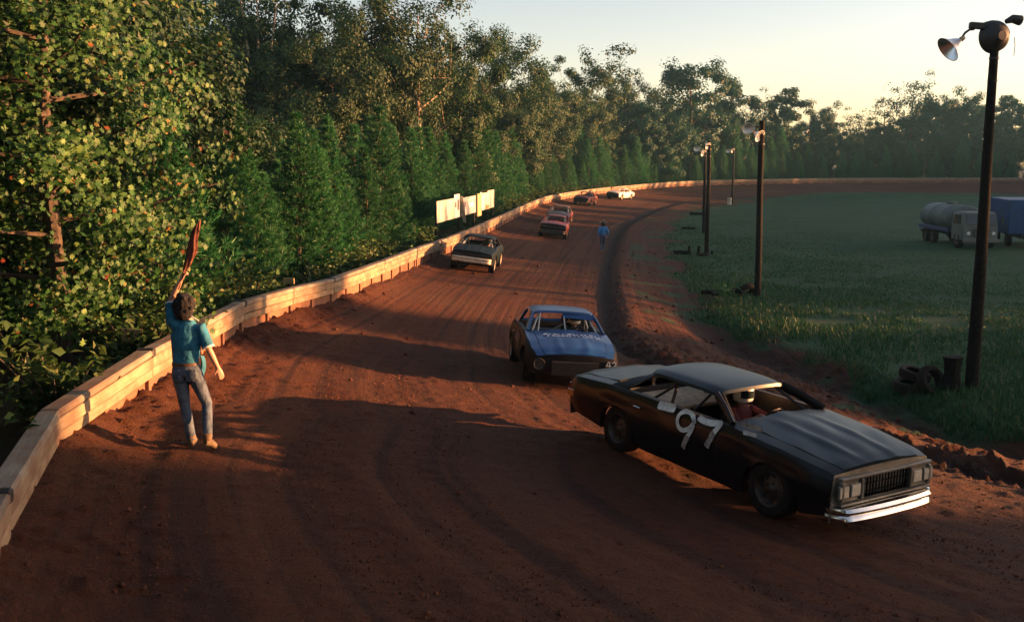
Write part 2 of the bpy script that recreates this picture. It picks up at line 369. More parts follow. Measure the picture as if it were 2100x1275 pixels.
def ground_mat():
    m, nt, nd, lk, p = newmat('clay_and_turf')
    tc = N(nt, 'ShaderNodeTexCoord'); at_ = N(nt, 'ShaderNodeAttribute', attribute_name='tc'); ag = N(nt, 'ShaderNodeAttribute', attribute_name='mask')
    sg = N(nt, 'ShaderNodeSeparateXYZ'); lk.new(ag.outputs['Vector'], sg.inputs[0])
    def noise(sc, det=5, ro=.6, src=None, scale=None):
        n = N(nt, 'ShaderNodeTexNoise', i_Scale=sc, i_Detail=float(det), i_Roughness=ro)
        if scale is None: lk.new(src or tc.outputs['Object'], n.inputs['Vector'])
        else:
            mp = N(nt, 'ShaderNodeMapping'); mp.inputs['Scale'].default_value = scale; lk.new(src or tc.outputs['Object'], mp.inputs[0]); lk.new(mp.outputs[0], n.inputs['Vector'])
        return n.outputs['Fac']
    def mix(f, a, b, mode='MIX'):
        x = N(nt, 'ShaderNodeMix', data_type='RGBA', blend_type=mode)
        for s, v in ((x.inputs[0], f), (x.inputs[6], a), (x.inputs[7], b)):
            if isinstance(v, (int, float)): s.default_value = v
            elif isinstance(v, tuple): s.default_value = (*v, 1)
            else: lk.new(v, s)
        return x.outputs[2]
    def mr(v, a, b, c=0., d=1.):
        x = N(nt, 'ShaderNodeMapRange', i_1=a, i_2=b, i_3=c, i_4=d); lk.new(v, x.inputs[0]); return x.outputs[0]
    streak = noise(1, 4, .55, at_.outputs['Vector'], (.035, 1.15, 1)); streak2 = noise(1, 3, .5, at_.outputs['Vector'], (.07, 4.2, 1))
    gr2 = noise(30, 4, .65); big = noise(.22, 5); med = noise(1.7, 6, .65); fine = noise(14, 6, .7); grain = noise(60, 3, .6)
    clay = mix(mr(med, .3, .7), (.054, .0150, .0050), (.092, .0255, .0080))
    clay = mix(mr(streak, .44, .60, 0, .7), clay, (.104, .037, .0155))              # dry polished groove
    clay = mix(mr(streak2, .52, .66, 0, .8), clay, (.026, .009, .0055))             # dark damp tyre lines
    clay = mix(mr(big, .5, .68, 0, .55), clay, (.094, .043, .020))                  # dusty patches
    clay = mix(mr(fine, .30, .46, .55, 0), clay, (.030, .012, .008))
    clay = mix(mr(gr2, .36, .52, .5, 0), clay, (.030, .011, .006)); clay = mix(mr(gr2, .60, .74, 0, .35), clay, (.13, .052, .026))
    clay = mix(mr(sg.outputs['Z'], 0, 1, 0, .85), clay, (.020, .010, .008))         # wet inner rut; ditch darkened too, its shade put in with the damp
    turf = mix(mr(big, .38, .62), (.016, .070, .028), (.030, .098, .036))
    turf = mix(mr(med, .52, .72, 0, .75), turf, (.070, .058, .028))
    turf = mix(mr(fine, .35, .6, .6, 0), turf, (.014, .022, .010))
    floor = mix(mr(med, .35, .65), (.030, .024, .014), (.058, .040, .022))
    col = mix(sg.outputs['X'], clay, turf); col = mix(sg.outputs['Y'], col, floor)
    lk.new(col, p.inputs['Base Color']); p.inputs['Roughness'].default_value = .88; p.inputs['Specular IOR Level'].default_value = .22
    h = N(nt, 'ShaderNodeMath', operation='MULTIPLY_ADD'); lk.new(fine, h.inputs[0]); h.inputs[1].default_value = 1.0
    h2 = N(nt, 'ShaderNodeMath', operation='MULTIPLY'); lk.new(grain, h2.inputs[0]); h2.inputs[1].default_value = .35; lk.new(h2.outputs[0], h.inputs[2])
    h2b = N(nt, 'ShaderNodeMath', operation='MULTIPLY_ADD'); lk.new(gr2, h2b.inputs[0]); h2b.inputs[1].default_value = .9; lk.new(h2.outputs[0], h2b.inputs[2]); lk.new(h2b.outputs[0], h.inputs[2])
    h3 = N(nt, 'ShaderNodeMath', operation='MULTIPLY_ADD'); lk.new(streak2, h3.inputs[0]); h3.inputs[1].default_value = -2.2; lk.new(h.outputs[0], h3.inputs[2])
    bp = N(nt, 'ShaderNodeBump', i_Strength=.8, i_Distance=.05); lk.new(h3.outputs[0], bp.inputs['Height']); lk.new(bp.outputs[0], p.inputs['Normal'])
    return m
M['ground'] = ground_mat()
floor_m = np.clip((-D_ - .1) / .5, 0, 1)
for zi_, nm in ((0, 'dirt_track'), (1, 'infield_ground'), (2, 'forest_floor')):
    q = quads[zone == zi_]; used, inv = np.unique(q, return_inverse=True); q = inv.reshape(-1, 4)
    me = bpy.data.meshes.new(nm); n, k = len(used), len(q)
    me.vertices.add(n); me.vertices.foreach_set('co', V[used].astype(np.float32).ravel())
    me.loops.add(k * 4); me.loops.foreach_set('vertex_index', q.astype(np.int32).ravel())
    me.polygons.add(k); me.polygons.foreach_set('loop_start', np.arange(0, k * 4, 4, dtype=np.int32)); me.polygons.foreach_set('use_smooth', np.ones(k, bool))
    me.update(calc_edges=True)
    a = me.attributes.new('tc', 'FLOAT_VECTOR', 'POINT'); a.data.foreach_set('vector', np.stack([U_, s_ * 9, 0 * U_], 1)[used].astype(np.float32).ravel())
    a = me.attributes.new('mask', 'FLOAT_VECTOR', 'POINT'); a.data.foreach_set('vector', np.stack([np.where(D_ < 0, 0, gm), floor_m, np.clip(rutmask + .8 * DI, 0, 1)], 1)[used].astype(np.float32).ravel())  # third mask: wet rut, plus the ditch's shade and damp painted dark
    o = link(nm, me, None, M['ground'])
    tag(o, {'dirt_track': 'red clay race track banked up to the board wall', 'infield_ground': 'flat green infield inside the clay track', 'forest_floor': 'dark leaf covered ground outside the wall'}[nm], None, None, 'structure')
del X, Y

# ------------------------------------------------------------------ the board wall round the outside
def wood_mat(name, c, c2, dirt=.5):
    m, nt, nd, lk, p = newmat(name)
    tc = N(nt, 'ShaderNodeTexCoord'); oi = N(nt, 'ShaderNodeObjectInfo')
    off = N(nt, 'ShaderNodeVectorMath', operation='MULTIPLY_ADD'); cmb = N(nt, 'ShaderNodeCombineXYZ'); lk.new(oi.outputs['Random'], cmb.inputs[0]); lk.new(oi.outputs['Random'], cmb.inputs[2])
    lk.new(cmb.outputs[0], off.inputs[0]); off.inputs[1].default_value = (37, 0, 19); lk.new(tc.outputs['Object'], off.inputs[2])
    mp = N(nt, 'ShaderNodeMapping'); mp.inputs['Scale'].default_value = (1.2, 10, 14); lk.new(off.outputs[0], mp.inputs[0])
    n1 = N(nt, 'ShaderNodeTexNoise', i_Scale=2.0, i_Detail=6.0, i_Roughness=.65); lk.new(mp.outputs[0], n1.inputs['Vector'])
    n2 = N(nt, 'ShaderNodeTexNoise', i_Scale=2.2, i_Detail=5.0); lk.new(off.outputs[0], n2.inputs['Vector'])
    r = ramp(nt, [(.3, c), (.7, c2)]); lk.new(n1.outputs['Fac'], r.inputs[0])
    f = N(nt, 'ShaderNodeMapRange', i_1=.42, i_2=.62, i_3=0., i_4=dirt); lk.new(n2.outputs['Fac'], f.inputs[0])
    mx = N(nt, 'ShaderNodeMix', data_type='RGBA'); lk.new(f.outputs[0], mx.inputs[0]); lk.new(r.outputs[0], mx.inputs[6]); mx.inputs[7].default_value = (.15, .065, .036, 1)
    hs = N(nt, 'ShaderNodeHueSaturation'); mv = N(nt, 'ShaderNodeMapRange', i_3=.82, i_4=1.12); lk.new(oi.outputs['Random'], mv.inputs[0]); lk.new(mv.outputs[0], hs.inputs['Value']); lk.new(mx.outputs[2], hs.inputs['Color'])
    lk.new(hs.outputs[0], p.inputs['Base Color']); p.inputs['Roughness'].default_value = .8
    bp = N(nt, 'ShaderNodeBump', i_Strength=.5, i_Distance=.012); lk.new(n1.outputs['Fac'], bp.inputs['Height']); lk.new(bp.outputs[0], p.inputs['Normal'])
    return m
M['rail'] = wood_mat('weathered_rail', (.17, .15, .11), (.30, .26, .195), .6)
M['board'] = wood_mat('weathered_board', (.21, .155, .095), (.37, .27, .165), .65)
M['panel'] = wood_mat('clay_stained_panel', (.17, .075, .04), (.28, .13, .07), .75)
wall = empty('track_wall', (0, 0, 0), 0, 'long weathered board wall with stacked rails curving round the outside of the track', 'wall')
_fine, _fs = catmull(_pre + _wp + _post, .1)
_i0 = int(np.argmin(np.linalg.norm(_fine[:, :2] - np.array([-2.6, 2.6]), axis=1))); _i1 = int(np.argmin(np.linalg.norm(_fine[:, :2] - np.array([104, 171]), axis=1)))
def unit_board(name, dx, dy, dz, mat, bev=.012, seed=0):
    b = MB(); b.box((0, 0, 0), (dx, dy, dz), bev=bev); me = b.mesh(name, 30); me.materials.append(mat); return me
PITCH_W = 3.0
me_cap = unit_board('cap_rail', PITCH_W - .015, .24, .10, M['rail'], .035); me_b1 = unit_board('upper_board', PITCH_W - .012, .09, .15, M['board']); me_b2 = unit_board('lower_board', PITCH_W - .02, .075, .135, M['board'])
me_pan = unit_board('kick_panel', PITCH_W / 2 - .05, .03, .46, M['panel'], .004); me_post = unit_board('post', .10, .10, .90, M['panel'], .01)
me_strap = unit_board('joint_strap', .11, .262, .13, M['black'], .02)
seg = 0; i = _i0
while i + int(PITCH_W * 10) <= _i1:
    a = _fine[i]; b = _fine[i + int(PITCH_W * 10)]; mid = _fine[i + int(PITCH_W * 5)]
    c = (a + b) / 2; ang = math.atan2(b[1] - a[1], b[0] - a[0]); inw = Vector((math.sin(ang), -math.cos(ang), 0))
    sk = lambda p: .10 * min(1, max(0, (p[1] - 24) / 12)) - .20 * min(1, max(0, (14.2 - p[1]) / 3.0))
    slope = math.atan2(b[2] + sk(b) - a[2] - sk(a), PITCH_W); zb = (a[2] + sk(a) + b[2] + sk(b)) / 2
    def put(name, me, off, dz, j=.006, dx=0.0, roll=0.0):
        o = bpy.data.objects.new(name, me); COL.objects.link(o); o.parent = wall
        f = Vector((math.cos(ang), math.sin(ang), math.tan(slope)))
        p = Vector((c[0], c[1], zb)) + inw * (off + random.uniform(-j, j)) + f * dx
        o.location = (p.x, p.y, p.z + dz + random.uniform(-j, j)); o.rotation_euler = (roll + random.uniform(-.02, .02), -slope + random.uniform(-.004, .004), ang + random.uniform(-.004, .004))
        return o
    put('cap_rail', me_cap, -.02, .655)
    put('upper_board', me_b1, .045, .525); put('lower_board', me_b2, .035, .375, .008)
    for hx in (-.25, .25):
        put('kick_panel', me_pan, -.05, .06, .012, hx * PITCH_W)
        put('post', me_post, -.03, .12, .01, (hx - .25) * PITCH_W)
    if c[1] < 60 and seg % 2 == 0: put('joint_strap', me_strap, -.02, .660, .004, -PITCH_W / 2 + .02)
    seg += 1; i += int(PITCH_W * 10)

# ------------------------------------------------------------------ trees
def unit(v): return v / np.maximum(1e-9, np.linalg.norm(v, axis=-1, keepdims=True))
def leaf_cards(C, Nn, size, g, star=False):
    n = len(C); r = unit(g.normal(size=(n, 3))); t = unit(r - Nn * (r * Nn).sum(1, keepdims=True)); b = np.cross(Nn, t); s = size[:, None]
    if not star:
        V = np.stack([C - t * s * .5, C + b * s * .33 + Nn * s * .10, C + t * s * .5 - Nn * s * .05, C - b * s * .33 + Nn * s * .10], 1)
        T = np.array([[0, 1, 2], [0, 2, 3]])
    else:
        prof = [(-.5, 0, 0), (-.34, .22, .04), (-.22, .46, .10), (-.02, .22, .05), (.16, .50, .12), (.20, .18, .05), (.52, 0, -.04), (.20, -.18, .05), (.16, -.50, .12), (-.02, -.22, .05), (-.22, -.46, .10), (-.34, -.22, .04)]
        V = np.stack([C + t * s * a + b * s * c + Nn * s * d for a, c, d in prof], 1)
        T = np.array([[0, 1, 11], [1, 2, 3], [1, 3, 11], [11, 3, 9], [11, 9, 10], [3, 4, 5], [3, 5, 7], [3, 7, 9], [9, 7, 8], [5, 6, 7]])
    k = V.shape[1]
    return V.reshape(-1, 3), (T[None] + (np.arange(n) * k)[:, None, None]).reshape(-1, 3)
def hardwood(name, seed, h, cr, base, nl, ls, mat, bark, limbs=12, rc=.27, trunk_r=None, top=.84, hollow=.0):
    g = np.random.default_rng(seed); mb = MB(); tr = trunk_r or h * .014 + .04
    ph = g.uniform(0, 6.28); lean = g.normal(size=2) * .03
    axis_ = lambda z: np.array([lean[0] * z + .12 * math.sin(z * .5 + ph), lean[1] * z + .12 * math.cos(z * .43 + ph), z])
    zs = np.linspace(-.3, h * top, 9); mb.tube([axis_(z) for z in zs], [tr * (1 - .85 * max(0, z) / (h * .9)) + (.06 if z < 0 else 0) for z in zs], 7)
    cz = (base + h) / 2; rz = (h - base) / 2; ends = []
    for i in range(limbs):
        f = (i + .5) / limbs; z0 = base * .85 + f * (h * top - base * .85); az = i * 2.4 + g.uniform(-.4, .4); a = axis_(z0)
        prof = math.sin(math.pi * min(.97, max(.08, (z0 - base * .6) / (h - base * .6)))) ** .7
        L = cr * prof * g.uniform(.75, 1.08); up = g.uniform(.35, .9) * L
        e = a + np.array([math.cos(az) * L, math.sin(az) * L, up]); m_ = a + (e - a) * .5 + np.array([0, 0, -.10 * L + .05 * up])
        r0 = tr * (1 - .8 * z0 / h) * .55; mb.tube([a, m_, e], [r0, r0 * .6, r0 * .2], 5, caps=False); ends.append((e, 1.0)); ends.append((m_ + g.normal(size=3) * .25 * cr * np.array([1, 1, .6]), .7))
        for j in range(3):
            st = a + (e - a) * g.uniform(.4, .85); q = st + g.normal(size=3) * cr * .26 + np.array([0, 0, .12 * cr]); mb.tube([st, q], [r0 * .3, r0 * .08], 4, caps=False); ends.append((q, .8))
    ends.append((axis_(h * .95), .9)); ends.append((axis_(h * .87), 1.))
    E = np.array([e for e, _ in ends]); w = np.array([q for _, q in ends]); w = w * g.uniform(.5, 1.5, len(w)); w /= w.sum()
    k = g.choice(len(E), nl, p=w); d = g.normal(size=(nl, 3)); rad = g.uniform(0, 1, nl) ** .45
    C = E[k] + unit(d) * (rad * rc * cr * g.uniform(.7, 1.2, len(E))[k])[:, None] * np.array([1.1, 1.1, .75])
    out = unit((C - np.array([0, 0, cz])) / np.array([cr, cr, rz])); Nn = unit(out * .6 + unit(d) * .75 + np.array([0, 0, .4]) + g.normal(size=(nl, 3)) * .28)
    V, T = leaf_cards(C, Nn, ls * g.uniform(.6, 1.35, nl), g)
    tm = mb.mesh(name + '_trunk'); tm.materials.append(bark); cm = tri_mesh(name + '_crown', V, T); cm.materials.append(mat)
    return tm, cm, float(np.percentile(V[:, 2], 99.97))
def young_pine(name, seed, h, cr, mat, dens=1.35, nw=.030):
    g = np.random.default_rng(seed); mb = MB(); tr = .03 + h * .009
    wob = lambda z: np.array([.05 * math.sin(z + seed), .05 * math.cos(z * .8 + seed), z])
    zs = np.linspace(-.3, h, 8); mb.tube([wob(z) for z in zs], [max(.008, tr * (1 - max(0, z) / h)) for z in zs], 6)
    TP, TD = [], []; z = .35
    while z < h - .05:
        L0 = cr * (1 - (z / h)) ** .95 * (.75 + .25 * min(1, z / 1.2)) + .10; nb = int(g.integers(5, 8)); a0 = g.uniform(0, 6.28)
        for b in range(nb):
            az = a0 + b * 6.283 / nb + g.uniform(-.25, .25); L = L0 * g.uniform(.72, 1.12); rise = (.25 + .5 * z / h) * L
            p0 = wob(z); dr = np.array([math.cos(az), math.sin(az), 0]); p1 = p0 + dr * L * .55 + np.array([0, 0, rise * .25]); p2 = p0 + dr * L + np.array([0, 0, rise])
            mb.tube([p0, p1, p2], [.014, .010, .005], 4, caps=False); nt_ = max(3, int(L * 9 * dens))
            for q in range(nt_):
                f = .22 + .78 * (q + g.uniform(0, .8)) / nt_; P = (1 - f) ** 2 * p0 + 2 * f * (1 - f) * p1 + f * f * p2
                sd = unit(np.cross(dr, [0, 0, 1])) * g.uniform(-1, 1) * .34 * L * (1 - f * .55); P2 = P + sd + np.array([0, 0, g.uniform(-.04, .12)])
                TP.append(P2); TD.append(unit(dr * .55 + sd * .8 / max(.1, L) + np.array([0, 0, .55])))
        z += g.uniform(.26, .38) if z > .6 else .3
    for q in range(6): TP.append(wob(h - .1 * q)); TD.append(np.array([0, 0, 1.0]))
    TP, TD = np.array(TP), np.array(TD); nn = 20; n = len(TP) * nn
    P = np.repeat(TP, nn, 0); D = np.repeat(TD, nn, 0); dv = unit(D * .9 + g.normal(size=(n, 3)) * .55); ln = g.uniform(.14, .26, n)[:, None]
    sd = unit(np.cross(dv, g.normal(size=(n, 3)))) * nw * .5; B = P + g.normal(size=(n, 3)) * .03
    V = np.stack([B - sd, B + sd, B + dv * ln], 1).reshape(-1, 3); T = np.arange(n * 3).reshape(-1, 3)
    tm = mb.mesh(name + '_trunk'); tm.materials.append(M['bark']); cm = tri_mesh(name + '_crown', V, T); cm.materials.append(mat)
    return tm, cm, h
REG = []
def plant_tree(name, proto, x, y, h, label, group, rz=None, wide=1.0, z=None, cat='tree'):
    tm, cm, ph = proto; s = h / ph
    t = empty(name, (x, y, gz(x, y) if z is None else z), (0 if proto is FORK else random.uniform(0, 6.28)) if rz is None else rz, label, cat, group)
    t.scale = (s * wide, s * wide, s); link('trunk', tm, t); link('crown', cm, t); REG.append((name, group, t)); return t

OAK = [hardwood('oak', 11, 15, 4.6, 4.0, 19000, .245, M['oak'], M['bark'], 15), hardwood('oak', 12, 15, 4.0, 5.0, 17000, .245, M['oak'], M['bark'], 13, .25), hardwood('oak', 13, 15, 3.4, 3.0, 17000, .235, M['oak'], M['bark'], 15, .3)]
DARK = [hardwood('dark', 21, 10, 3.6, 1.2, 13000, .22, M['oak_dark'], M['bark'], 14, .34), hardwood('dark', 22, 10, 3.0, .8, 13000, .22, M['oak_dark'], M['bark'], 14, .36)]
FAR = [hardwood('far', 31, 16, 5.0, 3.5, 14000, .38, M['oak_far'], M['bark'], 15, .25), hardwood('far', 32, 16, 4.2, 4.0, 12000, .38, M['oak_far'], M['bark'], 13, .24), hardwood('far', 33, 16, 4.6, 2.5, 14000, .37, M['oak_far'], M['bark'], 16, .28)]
LACY = [hardwood('lacy', 41, 16, 4.4, 6.0, 2600, .36, M['oak_far'], M['bark'], 16, .26), hardwood('lacy', 42, 16, 3.6, 5.0, 2200, .34, M['oak'], M['bark'], 18, .24)]
TALL = hardwood('tall', 51, 18, 4.0, 7.5, 7000, .20, M['oak'], M['pale_bark'], 14, .24, .19)
def forked(seed=52, h=17.0):
    """tall tree whose pale trunk forks low into spreading stems, leaves behind and above"""
    g = np.random.default_rng(seed); mb = MB(); ends = []
    mb.tube([(0, 0, -.3), (.03, 0, 3), (-.05, 0, 6.0), (0, 0, 8.0)], [.24, .19, .165, .16], 9)
    for dx, dy, tz in ((-1.9, -.2, 13.5), (-.85, -.4, 15), (.25, -.3, 16), (1.5, -.3, 14.5), (2.6, .6, 12.5), (-2.6, .8, 12)):
        z0 = g.uniform(7.0, 8.2); e = np.array([dx, dy, tz]); m_ = np.array([dx * .5, dy * .5, z0 + (tz - z0) * .38]); mb.tube([(0, 0, z0), m_, e], [.11, .085, .02], 7, caps=False)
        for f in (.45, .65, .8, .95, 1.05):
            p = np.array([0, 0, z0]) * (1 - f) ** 2 + 2 * f * (1 - f) * m_ + f * f * e
            for _ in range(3): ends.append(p + g.normal(size=3) * np.array([.9, .5, .6]) + np.array([0, .9, .2]))
    for _ in range(40): ends.append(np.array([g.uniform(-3.2, 3.2), g.uniform(.9, 2.6), g.uniform(4.5, 15)]))
    E = np.array(ends); n = 15000; k = g.integers(0, len(E), n); C = E[k] + g.normal(size=(n, 3)) * .42; ok = ~((np.abs(C[:, 0]) < .5 + .05 * C[:, 2]) & (C[:, 1] < .5) & (C[:, 2] < 11.5) & (g.uniform(size=n) < .85)); C = C[ok]
    V, T = leaf_cards(C, unit(g.normal(size=C.shape) * .6 + np.array([.3, -.4, .4])), .21 * g.uniform(.6, 1.3, len(C)), g)
    tm = mb.mesh('fork_trunk'); tm.materials.append(M['pale_bark']); cm = tri_mesh('fork_crown', V, T); cm.materials.append(M['oak']); return tm, cm, 16.2
FORK = forked()
SHADE = [hardwood('shade', 25, 10, 3.6, 1.2, 9000, .75, M['oak_dark'], M['bark'], 16, .36), hardwood('shade', 26, 10, 3.6, 1.0, 9000, .75, M['oak_dark'], M['bark'], 16, .36)]
PINES = [young_pine('pine', 60 + k, 6.5, 1.75 - .12 * (k % 3), M['pine']) for k in range(5)]

def behind_wall(s, off):
    """a point off metres outside the wall at arc s"""
    a = np.array([np.interp(s, _fs, _fine[:len(_fs), k]) for k in (0, 1)]); b = np.array([np.interp(s + .5, _fs, _fine[:len(_fs), k]) for k in (0, 1)])
    t = (b - a) / np.linalg.norm(b - a); return a[0] - t[1] * off, a[1] + t[0] * off
def arc_at(px, off):
    """arc where the line off metres outside the wall crosses image column px"""
    best = None
    for s in np.arange(_fs[_i0], _fs[_i1] + 40, .5):
        x, y = behind_wall(s, off)
        if y < 3: continue
        dep = y * _cp - (0 - CAM_H) * _sp; q = abs(1050 + FPX * x / dep - px)
        if best is None or q < best[0] - .01: best = (q, s)
    return best[1]
S18 = arc_at(470, 2.0)
# --- row of young pines just outside the wall
s = S18 - 2.0; k = 0; S_END = _fs[_i1]
while s < S_END:
    x, y = behind_wall(s, random.uniform(2.6, 3.6)); dep = y
    if 45 < y < 69: x -= 1.3
    if True:
        zone_ = 'young green pine in the front row behind the near stretch of wall' if y < 42 else ('young green pine in the front row beside the white board signs' if y < 80 else ('small young pine in the front row behind the sunlit far wall' if y < 135 else 'small dark young pine in the front row behind the far turn'))
        plant_tree('young_pine', PINES[k % 5], x, y, random.choice((3.6, 4.6, 5.2, 5.8, 6.6)) * random.uniform(.92, 1.1) * (1.0 if y < 70 or y > 150 else 1.18), zone_, 'young pines in the row behind the wall', wide=random.uniform(.9, 1.15))
    s += random.uniform(1.7, 2.5) if y < 70 else random.uniform(2.4, 3.4); k += 1
s = S18 - 4
while s < S_END:
    x, y = behind_wall(s, random.uniform(5.5, 7.5))
    plant_tree('young_pine', PINES[k % 5], x, y, random.choice((5.0, 5.8, 6.4, 7.4)) * random.uniform(.92, 1.1) * (1.0 if y < 110 else random.uniform(.9, 1.3)), 'taller young pine standing in the second row behind the wall', 'young pines in the second row', wide=random.uniform(.95, 1.2))
    s += random.uniform(2.2, 3.4) if y < 70 else random.uniform(3.4, 4.8); k += 1
for px_ in (838, 862, 884, 912, 940, 968, 995, 1030):
    x, y = behind_wall(arc_at(px_, 4.4), 4.4); plant_tree('young_pine', PINES[int(px_) % 5], x, y, random.uniform(5.2, 6.6), '', 'young pines in the row behind the wall', wide=1.1)
# --- dark hardwoods filling the wood behind the pines
s = S18 - 12
while s < S_END + 8:
    for off in (11, 15):
        x, y = behind_wall(s, random.uniform(off - 1.5, off + 1.5))
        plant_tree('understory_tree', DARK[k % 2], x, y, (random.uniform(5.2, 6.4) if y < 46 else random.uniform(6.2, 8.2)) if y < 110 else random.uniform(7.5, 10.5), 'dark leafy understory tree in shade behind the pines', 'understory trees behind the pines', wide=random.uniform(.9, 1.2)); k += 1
    s += random.uniform(4.2, 5.6)
# --- the tall wood behind: crown tops set from the skyline of the photograph (column, row of the top, metres away)
def sky_tree(name, proto, px, top, dep, label, wide=1.0, group=None):
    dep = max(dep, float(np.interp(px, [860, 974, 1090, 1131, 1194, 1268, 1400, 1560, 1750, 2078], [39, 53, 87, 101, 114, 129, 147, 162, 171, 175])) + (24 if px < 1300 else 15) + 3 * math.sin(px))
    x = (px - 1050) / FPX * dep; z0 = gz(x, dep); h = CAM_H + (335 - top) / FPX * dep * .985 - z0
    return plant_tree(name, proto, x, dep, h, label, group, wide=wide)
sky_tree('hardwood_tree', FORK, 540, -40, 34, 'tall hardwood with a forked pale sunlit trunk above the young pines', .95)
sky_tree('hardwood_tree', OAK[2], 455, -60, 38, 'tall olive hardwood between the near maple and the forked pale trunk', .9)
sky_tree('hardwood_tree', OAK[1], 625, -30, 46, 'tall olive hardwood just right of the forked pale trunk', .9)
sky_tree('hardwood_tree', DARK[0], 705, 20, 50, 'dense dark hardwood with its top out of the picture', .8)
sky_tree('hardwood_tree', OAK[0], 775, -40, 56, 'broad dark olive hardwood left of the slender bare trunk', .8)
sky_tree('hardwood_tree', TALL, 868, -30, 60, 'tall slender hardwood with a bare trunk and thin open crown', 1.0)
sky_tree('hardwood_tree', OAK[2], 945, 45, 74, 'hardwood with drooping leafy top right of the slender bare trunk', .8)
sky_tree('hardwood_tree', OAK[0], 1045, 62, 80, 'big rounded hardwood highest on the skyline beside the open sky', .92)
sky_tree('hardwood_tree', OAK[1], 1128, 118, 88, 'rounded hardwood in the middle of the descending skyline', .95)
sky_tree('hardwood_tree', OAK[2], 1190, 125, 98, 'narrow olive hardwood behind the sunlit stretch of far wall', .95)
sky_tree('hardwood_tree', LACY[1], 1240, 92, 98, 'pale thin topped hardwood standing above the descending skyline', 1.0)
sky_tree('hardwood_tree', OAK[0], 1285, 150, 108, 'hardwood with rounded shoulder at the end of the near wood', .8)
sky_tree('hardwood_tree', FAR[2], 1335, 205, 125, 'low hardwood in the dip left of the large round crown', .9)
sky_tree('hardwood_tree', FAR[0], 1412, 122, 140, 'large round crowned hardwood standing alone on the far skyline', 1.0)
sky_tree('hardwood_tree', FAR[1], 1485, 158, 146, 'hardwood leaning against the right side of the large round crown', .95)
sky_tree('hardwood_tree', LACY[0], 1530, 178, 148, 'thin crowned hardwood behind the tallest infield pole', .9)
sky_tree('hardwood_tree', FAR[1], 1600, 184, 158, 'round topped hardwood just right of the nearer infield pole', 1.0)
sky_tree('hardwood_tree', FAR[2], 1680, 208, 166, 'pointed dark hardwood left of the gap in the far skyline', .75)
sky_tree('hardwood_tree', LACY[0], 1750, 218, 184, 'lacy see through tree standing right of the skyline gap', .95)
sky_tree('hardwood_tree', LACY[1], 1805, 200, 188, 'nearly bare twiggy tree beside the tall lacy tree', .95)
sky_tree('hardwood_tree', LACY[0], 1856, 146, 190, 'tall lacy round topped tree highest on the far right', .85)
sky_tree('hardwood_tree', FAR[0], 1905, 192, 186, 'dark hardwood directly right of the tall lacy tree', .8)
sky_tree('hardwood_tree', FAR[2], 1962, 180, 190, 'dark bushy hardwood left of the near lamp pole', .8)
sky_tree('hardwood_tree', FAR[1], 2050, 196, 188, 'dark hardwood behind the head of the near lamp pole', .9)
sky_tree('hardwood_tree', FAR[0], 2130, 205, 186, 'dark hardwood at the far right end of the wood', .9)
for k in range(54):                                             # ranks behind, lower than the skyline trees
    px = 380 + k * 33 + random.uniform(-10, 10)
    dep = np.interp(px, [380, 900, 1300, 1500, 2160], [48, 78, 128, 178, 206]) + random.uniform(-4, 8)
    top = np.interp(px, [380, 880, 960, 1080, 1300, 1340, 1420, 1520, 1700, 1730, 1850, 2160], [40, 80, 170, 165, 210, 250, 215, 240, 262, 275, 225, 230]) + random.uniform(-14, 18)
    sky_tree('hardwood_tree', (OAK[k % 3] if px < 1250 else FAR[k % 3]), px, top, dep, 'hardwood filling the wood behind the skyline trees', random.uniform(.85, 1.05), 'hardwoods massed behind the skyline trees')

